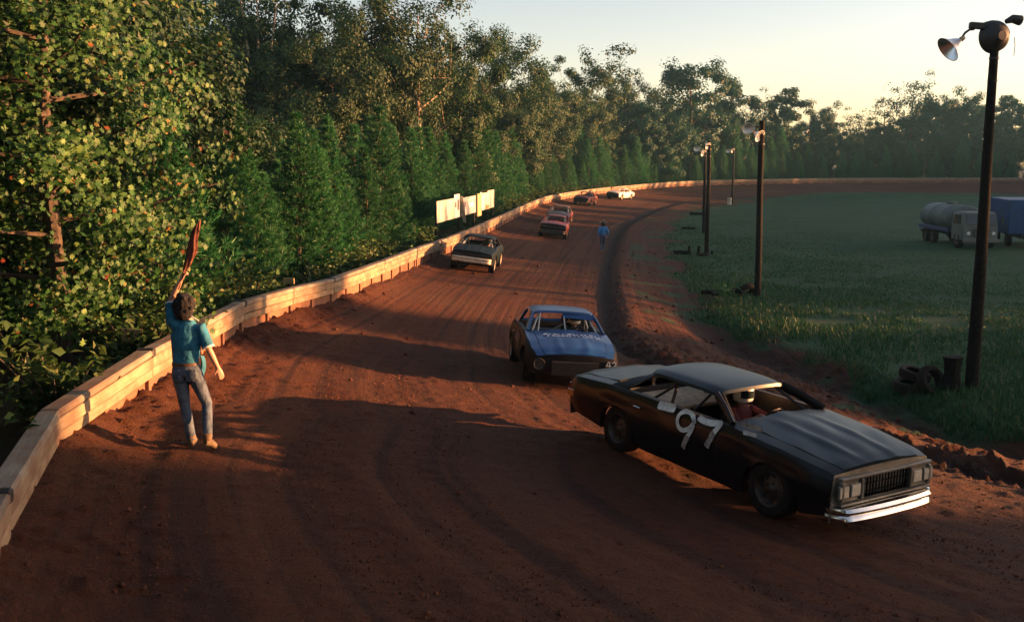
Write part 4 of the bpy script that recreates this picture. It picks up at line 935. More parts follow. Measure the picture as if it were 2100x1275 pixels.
def bake(name, mb, mats, parent, voxel, smooth=3):
    me = mb.mesh(name + '_raw', 0); o = bpy.data.objects.new(name + '_tmp', me); COL.objects.link(o)
    m = o.modifiers.new('r', 'REMESH'); m.mode = 'VOXEL'; m.voxel_size = voxel; m.use_smooth_shade = True
    m2 = o.modifiers.new('s', 'SMOOTH'); m2.factor = .5; m2.iterations = smooth
    dg = bpy.context.evaluated_depsgraph_get(); dg.update(); new = bpy.data.meshes.new_from_object(o.evaluated_get(dg)); new.name = name
    bpy.data.objects.remove(o); bpy.data.meshes.remove(me); new.materials.clear()
    return link(name, new, parent, mats)
def driver(car, label, helmet, suit, rest_glow=None):
    """seated driver: one body surface, helmet and suit on it"""
    d = car.d; sx, sy = d.get('seatx', -.35), d.get('seaty', .36); T = car.Mx @ car.BM
    root = empty('person', (0, 0, 0), 0, label, 'person', None); root.matrix_world = T
    sh = [Vector((sx + .02, sy + .2, 1.0 + d.get('hz', 0))), Vector((sx + .02, sy - .2, 1.0 + d.get('hz', 0)))]; hz = d.get('hz', 0)
    grip = [car.swC + Vector((-.02, .16, .05)), car.swC + Vector((-.02, -.16, .05))]
    el = [(sh[k] + grip[k]) / 2 + Vector((-.02, (.10 if k == 0 else -.10), -.12)) for k in (0, 1)]
    b = MB()
    for k in (0, 1):
        b.tube([Vector((sx + .01, sy, 1.0 + hz)), sh[k], sh[k].lerp(el[k], .5), el[k], el[k].lerp(grip[k], .6), grip[k] + Vector((-.05, 0, 0))], [.05, .048, .044, .042, .038, .030], 8)
        hnd = grip[k]; b.tube([hnd + Vector((-.06, 0, 0)), hnd, hnd + Vector((.03, 0, -.02))], [(.028, .040), (.030, .045), (.022, .038)], 8)
        for q in range(4): b.tube([hnd + Vector((.01, (q - 1.5) * .018, .02)), hnd + Vector((.045, (q - 1.5) * .018, .012)), hnd + Vector((.045, (q - 1.5) * .018, -.03))], [.010, .009, .008], 5)
        b.tube([hnd + Vector((-.03, -.03, .01)), hnd + Vector((.02, -.04, .03))], [.011, .009], 5)
    b.tube([(sx, sy, .95 + hz), (sx + .02, sy, 1.06 + hz), (sx + .05, sy, 1.13 + hz)], [.07, .06, .06], 8)
    b.lathe([(.001, -.115), (.06, -.10), (.085, -.03), (.09, .04), (.07, .10), (.001, .125)], 14, 0, Matrix.Translation((sx + .06, sy, 1.24 + hz)))
    body = bake('body', b, [M['skin']], root, .010, 2)
    b = MB(); b.tube([(sx + .12, sy, .48), (sx + .06, sy, .62), (sx + .01, sy, .84 + hz), (sx + .01, sy, 1.0 + hz), (sx + .02, sy, 1.07 + hz)], [(.19, .15), (.17, .14), (.20, .14), (.19, .11), (.09, .07)], 14, up=(1, 0, 0))
    for k in (0, 1):
        b.tube([sh[k] + Vector((0, (-.06 if k == 0 else .06), .0)), sh[k] + Vector((.02, 0, -.03)), el[k], el[k].lerp(grip[k], .25)], [.075, .070, .055, .050], 9)
        b.tube([(sx + .14, sy + (.10 if k == 0 else -.10), .52), (sx + .52, sy + (.12 if k == 0 else -.12), .60), (sx + .85, sy + (.10 if k == 0 else -.10), .38)], [.085, .07, .055], 9)
    b.build('race_suit', suit, root)
    b = MB(); Mh = Matrix.Translation((sx + .055, sy, 1.25 + hz)) @ Matrix.Scale(1.12, 4, (1, 0, 0))
    b.lathe([(.10, -.13), (.125, -.11), (.138, -.02), (.135, .05), (.110, .11), (.06, .145), (.001, .152)], 20, 0, Mh); b.build('helmet', helmet, root)
    b = MB(); P = [[(sx + .055 + 1.13 * .142 * math.cos(a) * 1.01, sy + .142 * math.sin(a), 1.25 + hz + z) for a in np.linspace(-1.05, 1.05, 13)] for z in (-.055, -.02, .02, .05)]
    b.grid(P, 0, flip=False); b.build('visor', M['glass'], root); return root

M['darksteel'] = simple('dusty_dark_wheel', (.06, .055, .05), .5, .5, var=.4, scale=12, c2=(.10, .06, .04))
M['tarnish'] = simple('tarnished_silver_trim', (.19, .18, .15), .42, .5, var=.3, scale=5)
M['void'] = simple('unlit_black', (.004, .004, .004), .8, spec=.1)
M['dulllens'] = simple('dusty_headlight_glass', (.52, .48, .38), .35, var=.2, coat=.4)
M['seat'] = simple('seat_vinyl', (.03, .028, .027), .6, var=.3)
M['p97'] = paint('black_car_paint', (.007, .007, .008), .34, .12, .05, .25, spec=.2)
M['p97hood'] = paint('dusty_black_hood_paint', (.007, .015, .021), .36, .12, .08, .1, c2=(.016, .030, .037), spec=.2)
M['pblue'] = paint('blue_car_paint', (.008, .055, .19), .38, .3, .10, .2, c2=(.013, .080, .25))
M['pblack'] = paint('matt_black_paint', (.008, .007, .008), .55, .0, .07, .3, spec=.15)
M['pdark'] = paint('dark_teal_black_paint', (.005, .011, .014), .5, .0, .06, .3, spec=.12)
M['pred'] = paint('faded_red_paint', (.17, .022, .018), .45, .15, .25, .4, c2=(.24, .05, .04))
M['pgrey'] = paint('grey_primer_paint', (.11, .095, .085), .6, .1, .4, .45)
M['pwhite'] = paint('white_car_paint', (.62, .60, .54), .4, .3, .35, .3)
M['pcream'] = simple('cream_bumper_paint', (.46, .42, .32), .5, var=.2, scale=7)
M['liner'] = simple('bare_roof_lining', (.30, .22, .15), .6, var=.3)
M['tan'] = simple('tan_interior_panel', (.34, .27, .18), .7, var=.3)
M['suit'] = simple('red_race_suit', (.16, .03, .022), .75, var=.2)
M['suit2'] = simple('dark_race_suit', (.04, .05, .07), .75, var=.2)
M['helmw'] = simple('white_helmet', (.72, .70, .66), .25, var=.06, coat=.6)

# ---- the black car number 97 in front
_fw = on(1580, 1060); _a97 = R(-59.5)
_c97 = Vector((_fw.x, _fw.y, 0)) - Vector((math.cos(_a97), math.sin(_a97), 0)) * 1.475 + Vector((-math.sin(_a97), math.cos(_a97), 0)) * .80
def extra97(c):
    xf = c.d['xf']; mb = MB()
    # silver surround, recessed grille, lamps
    zt, zb_, wE = .80, .50, c.hw(xf) * .90
    mb = MB()
    for (y0, y1, z0, z1) in ((-wE, wE, .775, .812), (-wE, wE, .487, .515), (-wE, -wE + .05, .525, .765), (wE - .05, wE, .525, .765), (-.43, -.385, .525, .765), (.385, .43, .525, .765)):
        mb.box((xf + .075, (y0 + y1) / 2, (z0 + z1) / 2), (.06, y1 - y0, z1 - z0 - .002), bev=.012)
    for sg in (1, -1): mb.box((xf + .055, sg * (wE + .43) / 2, .645), (.03, wE - .43 - .055, .236))
    c.part('grille_surround', mb, M['tarnish'])
    mb = MB(); mb.box((xf + .042, 0, .645), (.02, .765, .236), 0)
    for k in range(15): mb.box((xf + .062, -.35 + k * .05, .645), (.018, .008, .232), 1)
    for z in (.60, .69): mb.box((xf + .064, 0, z), (.016, .76, .010), 1)
    c.part('grille', mb, [M['void'], M['void']])
    for sg in (1, -1):
        for yq in (.515, .70):
            mb = MB(); mb.box((xf + .078, sg * yq, .650), (.03, .165, .150), 1, bev=.014); mb.box((xf + .094, sg * yq, .650), (.016, .140, .125), 0, bev=.007); c.part('headlight', mb, [M['dulllens'], M['tarnish']])
        mb = MB(); mb.box((c.d['xr'] - .065, sg * .62, .70), (.03, .34, .14), bev=.02); c.part('tail_light', mb, M['redlens'])
    mb = MB(); mb.box((c.d['xr'] + .12, -c.hw(c.d['xr'] + .12) - .005, .66), (.20, .03, .10), bev=.012); c.part('side_marker_light', mb, M['amber'])
    L = lambda pts: [c.side_at(*p) for p in pts]
    nine = L([(1427, 868), (1424, 850), (1414, 842), (1400, 844), (1391, 856), (1391, 872), (1400, 882), (1413, 880), (1423, 870), (1427, 858)])
    c.side_strokes('door_number', [(nine, .06), (L([(1424, 870), (1418, 884), (1412, 894)]), .065)], M['decal'], -1, 'white hand painted nine'); c.side_strokes('door_number', [(L([(1436, 853), (1443, 862), (1458, 867), (1484, 867)]), .075), (L([(1481, 867), (1474, 876), (1466, 886)]), .075)], M['decal'], -1, 'white hand painted seven')
    c.side_strokes('muddy_stroke', [(L([(1412, 894), (1406, 906), (1402, 918)]), .08)], M['fadedwhite'], -1, 'muddied tail of the nine'); c.side_strokes('muddy_stroke', [(L([(1466, 886), (1458, 900), (1450, 916)]), .09)], M['fadedwhite'], -1, 'muddied tail of the seven')
    c.side_strokes('sticker', [(L([(1352, 829), (1388, 837)]), .11)], M['decal'])
    c.side_strokes('sticker', [(L([(1522, 868), (1566, 881)]), .06)], M['fadedwhite']); c.side_strokes('sticker', [(L([(1526, 885), (1554, 893)]), .05)], M['decal'])
    mb = MB(); mb.box((-1.2, .0, .80), (.9, 1.3, .05), bev=.02); c.part('rear_shelf', mb, M['tan'])
    mb = MB(); mb.box((-.55, .80, .86), (1.3, .03, .16), bev=.01); c.part('inner_panel', mb, M['tan'])
M['decal'] = simple('white_hand_paint', (.62, .66, .62), .6, var=.3, scale=9)
SP97 = dict(seed=3, wb=2.95, wr=.335, arch=.43, track=.78, tw=.25, xf=2.32, xr=-2.78, xc=.75, xb=-1.72, hwm=.93, xrf=.22, xrr=-1.12, zr=1.315, rw=.60, lift=.0, pillarpaint=M['p97'], apillar=(.038, .062), rim=M['darksteel'],
            edge=[(-2.78, .88), (-2.5, .93), (-1.72, .985), (.75, 1.0), (1.6, .935), (2.2, .865), (2.32, .83)], plan=[(-2.78, .82), (-2.55, .90), (-1.4, .93), (1.4, .93), (2.1, .88), (2.32, .83)],
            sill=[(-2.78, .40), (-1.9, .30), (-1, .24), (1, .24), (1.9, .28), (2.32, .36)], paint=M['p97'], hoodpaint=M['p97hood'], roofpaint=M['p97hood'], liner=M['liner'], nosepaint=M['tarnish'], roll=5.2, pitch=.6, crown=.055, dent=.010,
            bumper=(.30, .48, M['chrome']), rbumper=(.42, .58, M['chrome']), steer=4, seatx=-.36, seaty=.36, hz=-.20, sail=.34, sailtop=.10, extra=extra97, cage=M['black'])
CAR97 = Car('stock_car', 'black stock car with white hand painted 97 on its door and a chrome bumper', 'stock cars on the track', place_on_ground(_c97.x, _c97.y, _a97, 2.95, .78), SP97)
driver(CAR97, 'driver in a white helmet at the wheel of the black number 97 car', M['helmw'], M['suit'])

# ---- the blue car number 42
def extra42(c):
    xf = c.d['xf']; L = []
    mb = MB(); P = []
    for t in np.linspace(0, 1, 4):
        P.append([(c.d['xrf'] + .03 + .10 * t, y, c.d['zr'] - .075 - .09 * t + .03 * (1 - (y / .62) ** 2)) for y in np.linspace(-.02, .60, 8)])
    mb.grid(P); mb.grid([[(p[0] - .008, p[1], p[2] - .004) for p in r] for r in P], 0, flip=True); c.part('sun_visor_strip', mb, M['pblue'])
    g = np.random.default_rng(42); mb = MB()
    for row, (x, u0, u1, h) in enumerate(((1.16, -.50, .52, .085), (1.29, -.44, .60, .085))):
        y = u0
        while y < u1:
            w = g.uniform(.045, .085); z = lambda xx, yy: c.zt(xx) + c.crown(xx, yy / (c.hw(xx) * .915)) + .036
            for q in range(int(g.integers(1, 3))):
                x0 = x + g.uniform(-.02, .02); yy = y + q * w * .5; hh = h * g.uniform(.5, 1)
                mb.grid([[(x0 - hh / 2, yy, z(x0 - hh / 2, yy)), (x0 - hh / 2, yy + w * .5, z(x0 - hh / 2, yy))], [(x0 + hh / 2, yy, z(x0 + hh / 2, yy)), (x0 + hh / 2, yy + w * .5, z(x0 + hh / 2, yy))]])
            y += w + .022
    c.part('hood_lettering', mb, M['pinkwhite'])
    # black nose with sunken grille and lamp pods
    mb = MB(); w = c.hw(xf); mb.box((xf + .045, 0, .40), (.05, w * 1.15, .26), bev=.02)
    for k in range(5): mb.box((xf + .078, 0, .32 + k * .045), (.02, w * 1.1, .012))
    c.part('grille', mb, M['black'])
    for sg in (1, -1):
        mb = MB(); Mh = Matrix.Translation((xf + .03, sg * .66, .46)) @ Matrix.Rotation(R(90), 4, 'Y'); mb.lathe([(.10, -.02), (.11, .02), (.10, .045), (.085, .03), (.001, .028)], 22, 0, Mh); c.part('headlight_pod', mb, M['black'])
    # number 42 on the left lamp panel
    def strokes2(pts, wd, mbx, x):
        for a, b in pts:
            a, b = Vector(a), Vector(b); t = (b - a).normalized(); n = Vector((-t.y, t.x)) * wd / 2; a = a - t * wd * .3; b = b + t * wd * .3
            mbx.add([(x, *(a + n)), (x, *(a - n)), (x, *(b - n)), (x, *(b + n))], [(0, 1, 2, 3)], 0, False)
    mb = MB(); x = xf + .085
    strokes2([((.60, .56), (.565, .49)), ((.565, .49), (.645, .49)), ((.625, .56), (.625, .44))], .018, mb, x)
    strokes2([((.675, .54), (.70, .56)), ((.70, .56), (.735, .545)), ((.735, .545), (.735, .515)), ((.735, .515), (.675, .445)), ((.675, .445), (.745, .445))], .018, mb, x)
    c.part('nose_number', mb, M['decal'])
    mb = MB(); mb.tube([(xf - .1, .84, .30), (xf - .1, .98, .29)], .02, 6); mb.lathe([(.05, 0), (.05, .03), (.001, .03)], 12, 0, Matrix.Translation((xf - .1, .98, .29)) @ Matrix.Rotation(R(-90), 4, 'X')); c.part('side_bar', mb, M['black'])
    c.side_strokes('dirt_patch', [([(-.2, .72), (.55, .70)], .20), ([(.1, .55), (.5, .52)], .12)], M['claypaint'], -1)
M['pinkwhite'] = simple('pinkish_white_lettering', (.80, .70, .74), .6, var=.25, scale=18)
M['claypaint'] = simple('splashed_clay', (.24, .12, .075), .9, var=.4, scale=10)
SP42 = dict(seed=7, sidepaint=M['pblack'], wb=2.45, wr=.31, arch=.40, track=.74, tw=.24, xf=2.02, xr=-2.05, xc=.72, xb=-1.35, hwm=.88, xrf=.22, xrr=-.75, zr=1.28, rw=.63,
            edge=[(-2.05, .80), (-1.35, .90), (.72, .89), (1.4, .80), (1.85, .68), (2.02, .60)], plan=[(-2.05, .78), (-1.6, .86), (1.2, .88), (1.75, .85), (2.02, .76)],
            sill=[(-2.05, .36), (-1, .24), (1, .24), (2.02, .26)], paint=M['pblue'], hoodpaint=M['pblue'], roofpaint=M['pblue'], nosepaint=M['pblack'], roll=1.0, crown=.05, dent=.014, bars=(-.72, 0.0), seatx=-.45, seaty=.34, hz=-.16, sail=.5, sailtop=.18, extra=extra42, steer=-6, hoopx=-.45)
def car_at(px, py, ang, sp): 
    """centre of a car whose front end stands at a pixel"""
    p = on(px, py); return p.x - math.cos(ang) * (sp['xf'] - .35), p.y - math.sin(ang) * (sp['xf'] - .35)
_a = R(-84.5); _x, _y = car_at(1167, 793, _a, SP42)
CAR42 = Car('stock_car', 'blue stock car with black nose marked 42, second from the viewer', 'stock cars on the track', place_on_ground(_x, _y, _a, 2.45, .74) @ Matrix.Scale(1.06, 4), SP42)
driver(CAR42, 'driver in a pale helmet behind the open windscreen of the blue car', M['helmw'], M['suit2'])

# ---- the cars farther back
def extra_dark(c):
    xf = c.d['xf']; w = c.hw(xf); mb = MB(); mb.box((xf + .04, 0, .69), (.04, w * 1.7, .12), bev=.015)
    for k in range(4): mb.box((xf + .066, 0, .645 + k * .03), (.016, w * 1.66, .01))
    c.part('grille', mb, M['black'])
    for sg in (1, -1):
        for q in (.60, .74):
            mb = MB(); mb.lathe([(.065, 0), (.07, .02), (.06, .03), (.001, .03)], 16, 0, Matrix.Translation((xf + .06, sg * q, .69)) @ Matrix.Rotation(R(90), 4, 'Y')); c.part('headlight', mb, M['black'])
def sp_(**k):
    b = dict(seed=11, wb=2.75, wr=.32, arch=.41, track=.76, tw=.24, xf=2.2, xr=-2.4, xc=.72, xb=-1.55, hwm=.90, xrf=.20, xrr=-.95, zr=1.30, rw=.62,
             edge=[(-2.4, .84), (-1.55, .92), (.72, .93), (1.6, .87), (2.2, .79)], plan=[(-2.4, .80), (-1.9, .88), (1.4, .90), (1.95, .86), (2.2, .82)], sill=[(-2.4, .38), (-1, .25), (1, .25), (2.2, .34)],
             roll=0, crown=.05, dent=.014, seatx=-.42, seaty=.35, hz=-.16); b.update(k); return b
SPD = sp_(paint=M['pdark'], bumper=(.40, .62, M['pcream']), rbumper=(.42, .56, M['black']), extra=extra_dark, rim=M['pcream'])
_a = R(-94.5); _x, _y = car_at(966, 557, _a, SPD)
CARD = Car('stock_car', 'dark stock car with a cream bumper running beside the sunlit wall', 'stock cars on the track', place_on_ground(_x, _y, _a, 2.75, .76), SPD)
driver(CARD, 'dim driver seated in the dark car with the cream bumper', M['suit2'], M['suit2'])
SPR = sp_(seed=13, paint=M['pred'], hoodpaint=M['pinkhood'] if 'pinkhood' in M else M['pred'], nosepaint=M['pblack'], bumper=(.30, .52, M['black']), extra=extra_dark, edge=[(-2.4, .84), (-1.55, .92), (.72, .95), (1.6, .90), (2.2, .84)])
_a = R(-96); _x, _y = car_at(1132, 488, _a, SPR)
Car('stock_car', 'red stock car with a black front in the middle of the track', 'stock cars on the track', place_on_ground(_x, _y, _a, 2.75, .76), SPR)
SPG = sp_(seed=17, paint=M['pred'], hoodpaint=M['pgrey'], roofpaint=M['pgrey'], nosepaint=M['pgrey'], bumper=(.32, .50, M['black']), extra=extra_dark, zr=1.34)
_a = R(-97); _p = on(1148, 462); 
Car('stock_car', 'grey roofed stock car close behind the red car', 'stock cars on the track', place_on_ground(_p.x, _p.y + 1.8, _a, 2.75, .76), SPG)
SPR2 = sp_(seed=19, paint=M['pred'], nosepaint=M['pblack'], bumper=(.30, .58, M['black']), extra=extra_dark)
_a = R(-106); _x, _y = car_at(1192, 421, _a, SPR2)
Car('stock_car', 'far red stock car with dark nose beside the white one', 'stock cars on the track', place_on_ground(_x, _y, _a, 2.75, .76), SPR2)
SPW = sp_(seed=23, paint=M['pwhite'], nosepaint=M['pdark'], bumper=(.30, .58, M['pdark']), extra=extra_dark, rim=M['pcream'])
_a = R(-120); _x, _y = car_at(1258, 409, _a, SPW)
Car('stock_car', 'white stock car with a sunlit side, farthest along the track', 'stock cars on the track', place_on_ground(_x, _y, _a, 2.75, .76), SPW)

# ------------------------------------------------------------------ people on foot
def ball(mb, c, r, n=12, mi=0):
    rx, ry, rz = r if isinstance(r, (tuple, list)) else (r, r, r); prof = [(math.sin(t), -math.cos(t)) for t in np.linspace(.05, math.pi - .05, 9)]
    mb.lathe([(a, b) for a, b in prof], n, mi, Matrix.Translation(c) @ Matrix.Diagonal((rx, ry, rz, 1)))
    b = len(mb.v); mb.f += [tuple(range(b - n, b)), tuple(reversed(range(b - 9 * n, b - 8 * n)))]; mb.m += [mi] * 2; mb.sm += [True] * 2
def hand(mb, w, d, side, nrm, curl=.6, s=1.0):
    """palm and five fingers at wrist w pointing along d; nrm = back of the hand"""
    d = Vector(d).normalized(); nrm = Vector(nrm); nrm = (nrm - d * nrm.dot(d)).normalized(); t = d.cross(nrm) * side; w = Vector(w)
    mb.tube([w - d * .02, w + d * .02, w + d * .055 * s, w + d * .095 * s], [(.028, .022), (.036, .017), (.042, .015), (.040, .012)], 10, up=nrm)
    for k, L in enumerate((.072, .082, .076, .058)):
        b = w + d * .088 * s + t * (.030 - k * .020) * s; a1 = curl * .5; p = [b]; dirn = d.copy()
        for q, f in enumerate((.45, .32, .23)):
            dirn = (Matrix.Rotation(-curl * (.5 + .35 * q) , 3, t * side) @ dirn).normalized() if True else dirn
            p.append(p[-1] + dirn * L * f * s)
        mb.tube(p, [.0105, .0095, .0088, .0070], 6)
    b = w + d * .03 * s + t * .034 * s; mb.tube([b, b + (d * .5 + t * .75 - nrm * .2).normalized() * .035, b + (d * .8 + t * .55 - nrm * .5).normalized() * .068], [.014, .012, .009], 6)
def figure(root, J, mats, hat=None, hair=True, sleeve='short', face=(0, 1, 0), vox=.011, trim=None):
    """J: joints. body (head, neck, arms, hands) is one surface; shirt, jeans, boots, hair lie over it"""
    V_ = {k: Vector(v) for k, v in J.items() if not isinstance(v, float)}; F_ = Vector(face).normalized(); Rt = F_.cross(Vector((0, 0, 1))).normalized()
    b = MB(); hd = V_['head']
    ball(b, hd, (.078, .092, .115)) if abs(F_.y) > .7 else ball(b, hd, (.092, .078, .115))
    ball(b, hd + F_ * .02 + Vector((0, 0, -.055)), (.058, .06, .06))
    b.tube([V_['neck'] - Vector((0, 0, .06)), V_['neck'].lerp(hd, .35), hd + Vector((0, 0, -.04))], [.062, .055, .055], 10)
    b.tube([hd + F_ * .085 + Vector((0, 0, .02)), hd + F_ * .112 + Vector((0, 0, -.022))], [.011, .016], 6)
    for sg in (1, -1): ball(b, hd + Rt * .082 * sg + Vector((0, 0, -.01)), (.014, .026, .034) if abs(F_.y) > .7 else (.026, .014, .034), 8)
    b.tube([hd + F_ * .088 + Rt * .022 + Vector((0, 0, -.062)), hd + F_ * .088 - Rt * .022 + Vector((0, 0, -.062))], .008, 6)
    b.tube([V_['pelvis'], V_['chest'], V_['neck']], [(.13, .085), (.155, .095), (.07, .06)], 12, up=(0, 1, 0))
    for s_ in ('l', 'r'):
        sh, el, wr = V_[s_ + 'sh'], V_[s_ + 'el'], V_[s_ + 'wr']
        b.tube([V_['chest'].lerp(sh, .7), sh, sh.lerp(el, .5), el, el.lerp(wr, .3), wr], [.06, .056, .046, .040, .041, .027], 10)
        hand(b, wr, J[s_ + 'hd'], 1 if s_ == 'r' else -1, J.get(s_ + 'nr', (0, -1, 0)), J.get(s_ + 'curl', .5))
    body = bake('body', b, [M['skin']], root, vox * .75, 2)
    e = MB()
    for sg in (1, -1): ball(e, hd + F_ * .080 + Rt * .032 * sg + Vector((0, 0, .018)), .011, 8)
    e.build('eyes', [M['glass']], root).name = 'eye'
    # shirt
    b = MB(); pe, wa, ch, ne = V_['pelvis'], V_['waist'], V_['chest'], V_['neck']
    b.tube([pe + Vector((0, 0, .02)), wa, wa.lerp(ch, .5), ch, ch.lerp(ne, .55), ne + Vector((0, 0, -.01))], [(.165, .115), (.160, .112), (.175, .122), (.192, .128), (.150, .105), (.070, .066)], 16, up=(0, 1, 0))
    for s_ in ('l', 'r'):
        sh, el, wr = V_[s_ + 'sh'], V_[s_ + 'el'], V_[s_ + 'wr']; q = [ch.lerp(sh, .45), sh, sh.lerp(el, .55)]; r = [.085, .082, .074]
        if sleeve == 'short': q.append(sh.lerp(el, .86)); r.append(.076)
        else: q += [el, el.lerp(wr, .5), wr]; r += [.062, .056, .044]
        b.tube(q, r, 12)
    shirt = bake('shirt', b, [mats['shirt']], root, vox, 4)
    if trim:
        for s_ in ('l', 'r'):
            t = MB(); sh, el = V_[s_ + 'sh'], V_[s_ + 'el']; t.tube([sh.lerp(el, .83), sh.lerp(el, .90)], [.078, .077], 14); t.build('sleeve_cuff', [trim], root)
    # jeans
    b = MB(); b.tube([wa + Vector((0, 0, -.02)), pe + Vector((0, 0, .02)), pe + Vector((0, -.01, -.08))], [(.158, .112), (.175, .128), (.165, .125)], 14, up=(0, 1, 0))
    for s_ in ('l', 'r'):
        h, k, a = V_[s_ + 'hip'], V_[s_ + 'kn'], V_[s_ + 'an']
        b.tube([h + Vector((0, -.01, .04)), h + (k - h) * .18 + Vector((0, -.005, 0)), h.lerp(k, .55), k, k.lerp(a, .35), a + Vector((0, 0, -.02))], [.095, .098, .082, .066, .066, .060], 12)
    ball(b, pe + Vector((-.075, -.055, -.05)), (.088, .085, .10)); ball(b, pe + Vector((.075, -.055, -.05)), (.088, .085, .10))
    bake('jeans', b, [mats['jeans']], root, vox, 4)
    t = MB(); t.tube([wa + Vector((0, 0, -.055)), wa + Vector((0, 0, -.018))], [(.168, .122), (.166, .120)], 18, up=(0, 1, 0)); t.build('belt', [M['leather']], root)
    if 'pockets' in mats:
        for sg in (1, -1):
            t = MB(); t.grid([[(pe.x + sg * .08 + u * .062, pe.y - .138 + .012 * u * u + .02 * abs(v - .3), pe.z + .02 - v * .14) for u in (-1, -.5, 0, .5, 1)] for v in (0, .33, .66, 1)], flip=False); t.build('back_pocket', [mats['jeans']], root)
    for s_ in ('l', 'r'):
        a, toe = V_[s_ + 'an'], V_[s_ + 'toe']; b = MB(); dd = (toe - a); heel = a - Vector((dd.x, dd.y, 0)).normalized() * .05 + Vector((0, 0, -.055))
        b.tube([a + Vector((0, 0, .05)), a, a + Vector((0, 0, -.03))], [.058, .056, .052], 10); b.tube([heel, a.lerp(toe, .35) + Vector((0, 0, -.02)), a.lerp(toe, .8), toe], [.040, .050, .045, .030], 10)
        bake('boot', b, [M['boot']], root, vox, 2)
    if hair:
        b = MB(); bk = -F_ * .035
        ball(b, hd + bk + Vector((0, 0, .035)), (.132, .132, .130)); ball(b, hd + bk * 1.6 + Vector((0, 0, -.06)), (.120, .105, .11))
        g = np.random.default_rng(4)
        for _ in range(46):
            v = unit(g.normal(size=3)); 
            if Vector(v).dot(F_) > .45 or v[2] < -.75: continue
            c = hd + bk + Vector((0, 0, .02)) + Vector(v) * .122; ball(b, c, g.uniform(.026, .046), 6)
        bake('hair', b, [M['hair']], root, .010, 1)
    if hat:
        b = MB(); Mh = Matrix.Translation(hd + Vector((0, 0, .06)))
        b.lathe([(.21, .012), (.19, -.004), (.105, .002), (.100, .05), (.085, .105), (.03, .112), (.001, .105)], 20, 0, Mh); b.lathe([(.21, .012), (.19, -.010), (.09, -.008)], 20, 0, Mh); b.build('hat', [hat], root)
    return V_
M['jeans'] = simple('faded_denim', (.045, .072, .120), .85, var=.35, scale=9, bump=.7, bscale=18, c2=(.10, .135, .18))
M['jeans2'] = simple('dark_denim', (.035, .055, .10), .85, var=.3)
M['teal'] = simple('teal_blue_shirt', (.014, .150, .250), .8, var=.3, scale=7, bump=1.0, bscale=11)
M['skyblue'] = simple('bright_blue_jacket', (.015, .16, .42), .7, var=.2, scale=9, bump=.4, bscale=14)
M['leather'] = simple('brown_leather', (.10, .05, .025), .6, var=.3)
M['boot'] = simple('dusty_boot', (.13, .085, .045), .75, var=.35, scale=14)
M['hair'] = simple('dark_curly_hair', (.005, .004, .004), .8, var=.5, scale=50, bump=.9, bscale=60)
M['hat'] = simple('pale_straw_hat', (.72, .66, .54), .8, var=.15)
M['flagcloth'] = simple('maroon_flag_cloth', (.11, .030, .018), .8, var=.35, scale=12, bump=.5, bscale=18)

_pf = on(396, 915)
FM = empty('person', _pf, R(2), 'man in a teal shirt and faded jeans beside the wall holding a furled flag overhead', 'person')
_rf = gz(_pf.x + .30, _pf.y - .12) - _pf.z
JF = dict(head=(.0, .02, 1.745), neck=(.0, .015, 1.60), chest=(-.02, .01, 1.38), waist=(-.04, 0, 1.08), pelvis=(-.035, 0, .97),
          lsh=(-.185, .02, 1.56), lel=(-.215, .12, 1.80), lwr=(-.085, .10, 2.045), lhd=(.42, .05, .8), lnr=(-.6, -.6, .3), lcurl=1.05,
          rsh=(.165, .0, 1.475), rel=(.262, -.05, 1.215), rwr=(.345, .0, .985), rhd=(.32, .08, -.92), rnr=(.5, -.8, .1), rcurl=.35,
          lhip=(-.115, 0, .92), lkn=(-.085, .03, .50), lan=(-.015, 0, .095), ltoe=(-.02, .17, .035),
          rhip=(.055, 0, .92), rkn=(.185, .03, .535), ran=(.235, -.20, .205 + _rf), rtoe=(.30, -.09, .035 + _rf))
figure(FM, JF, dict(shirt=M['teal'], jeans=M['jeans'], pockets=1), trim=M['white'], face=(.55, .83, 0))
mb = MB(); mb.box((.11, -.045, 1.60), (.10, .02, .012), rot=Matrix.Rotation(R(32), 3, 'Y')); mb.build('shoulder_stripe', [M['white']], FM)
mb = MB(); P = [[(.215 + .022 * v + .03 * u, -.062 + .012 * abs(u), 1.42 - .05 * v) for u in (-1, 0, 1)] for v in (0, 1)]; mb.grid(P); mb.build('sleeve_patch', [M['redlens']], FM)
mb = MB(); P = []
for v in np.linspace(0, 1, 9): P.append([(.135 + .03 * u + .02 * math.sin(v * 4), .05 - .03 * math.cos(u * 2) , 1.14 - .26 * v - .02 * u) for u in np.linspace(-1, 1, 5)])
mb.grid(P); mb.grid([[(p[0], p[1] + .01, p[2]) for p in r] for r in P], flip=True); mb.build('shirt_tail', [M['teal']], FM)
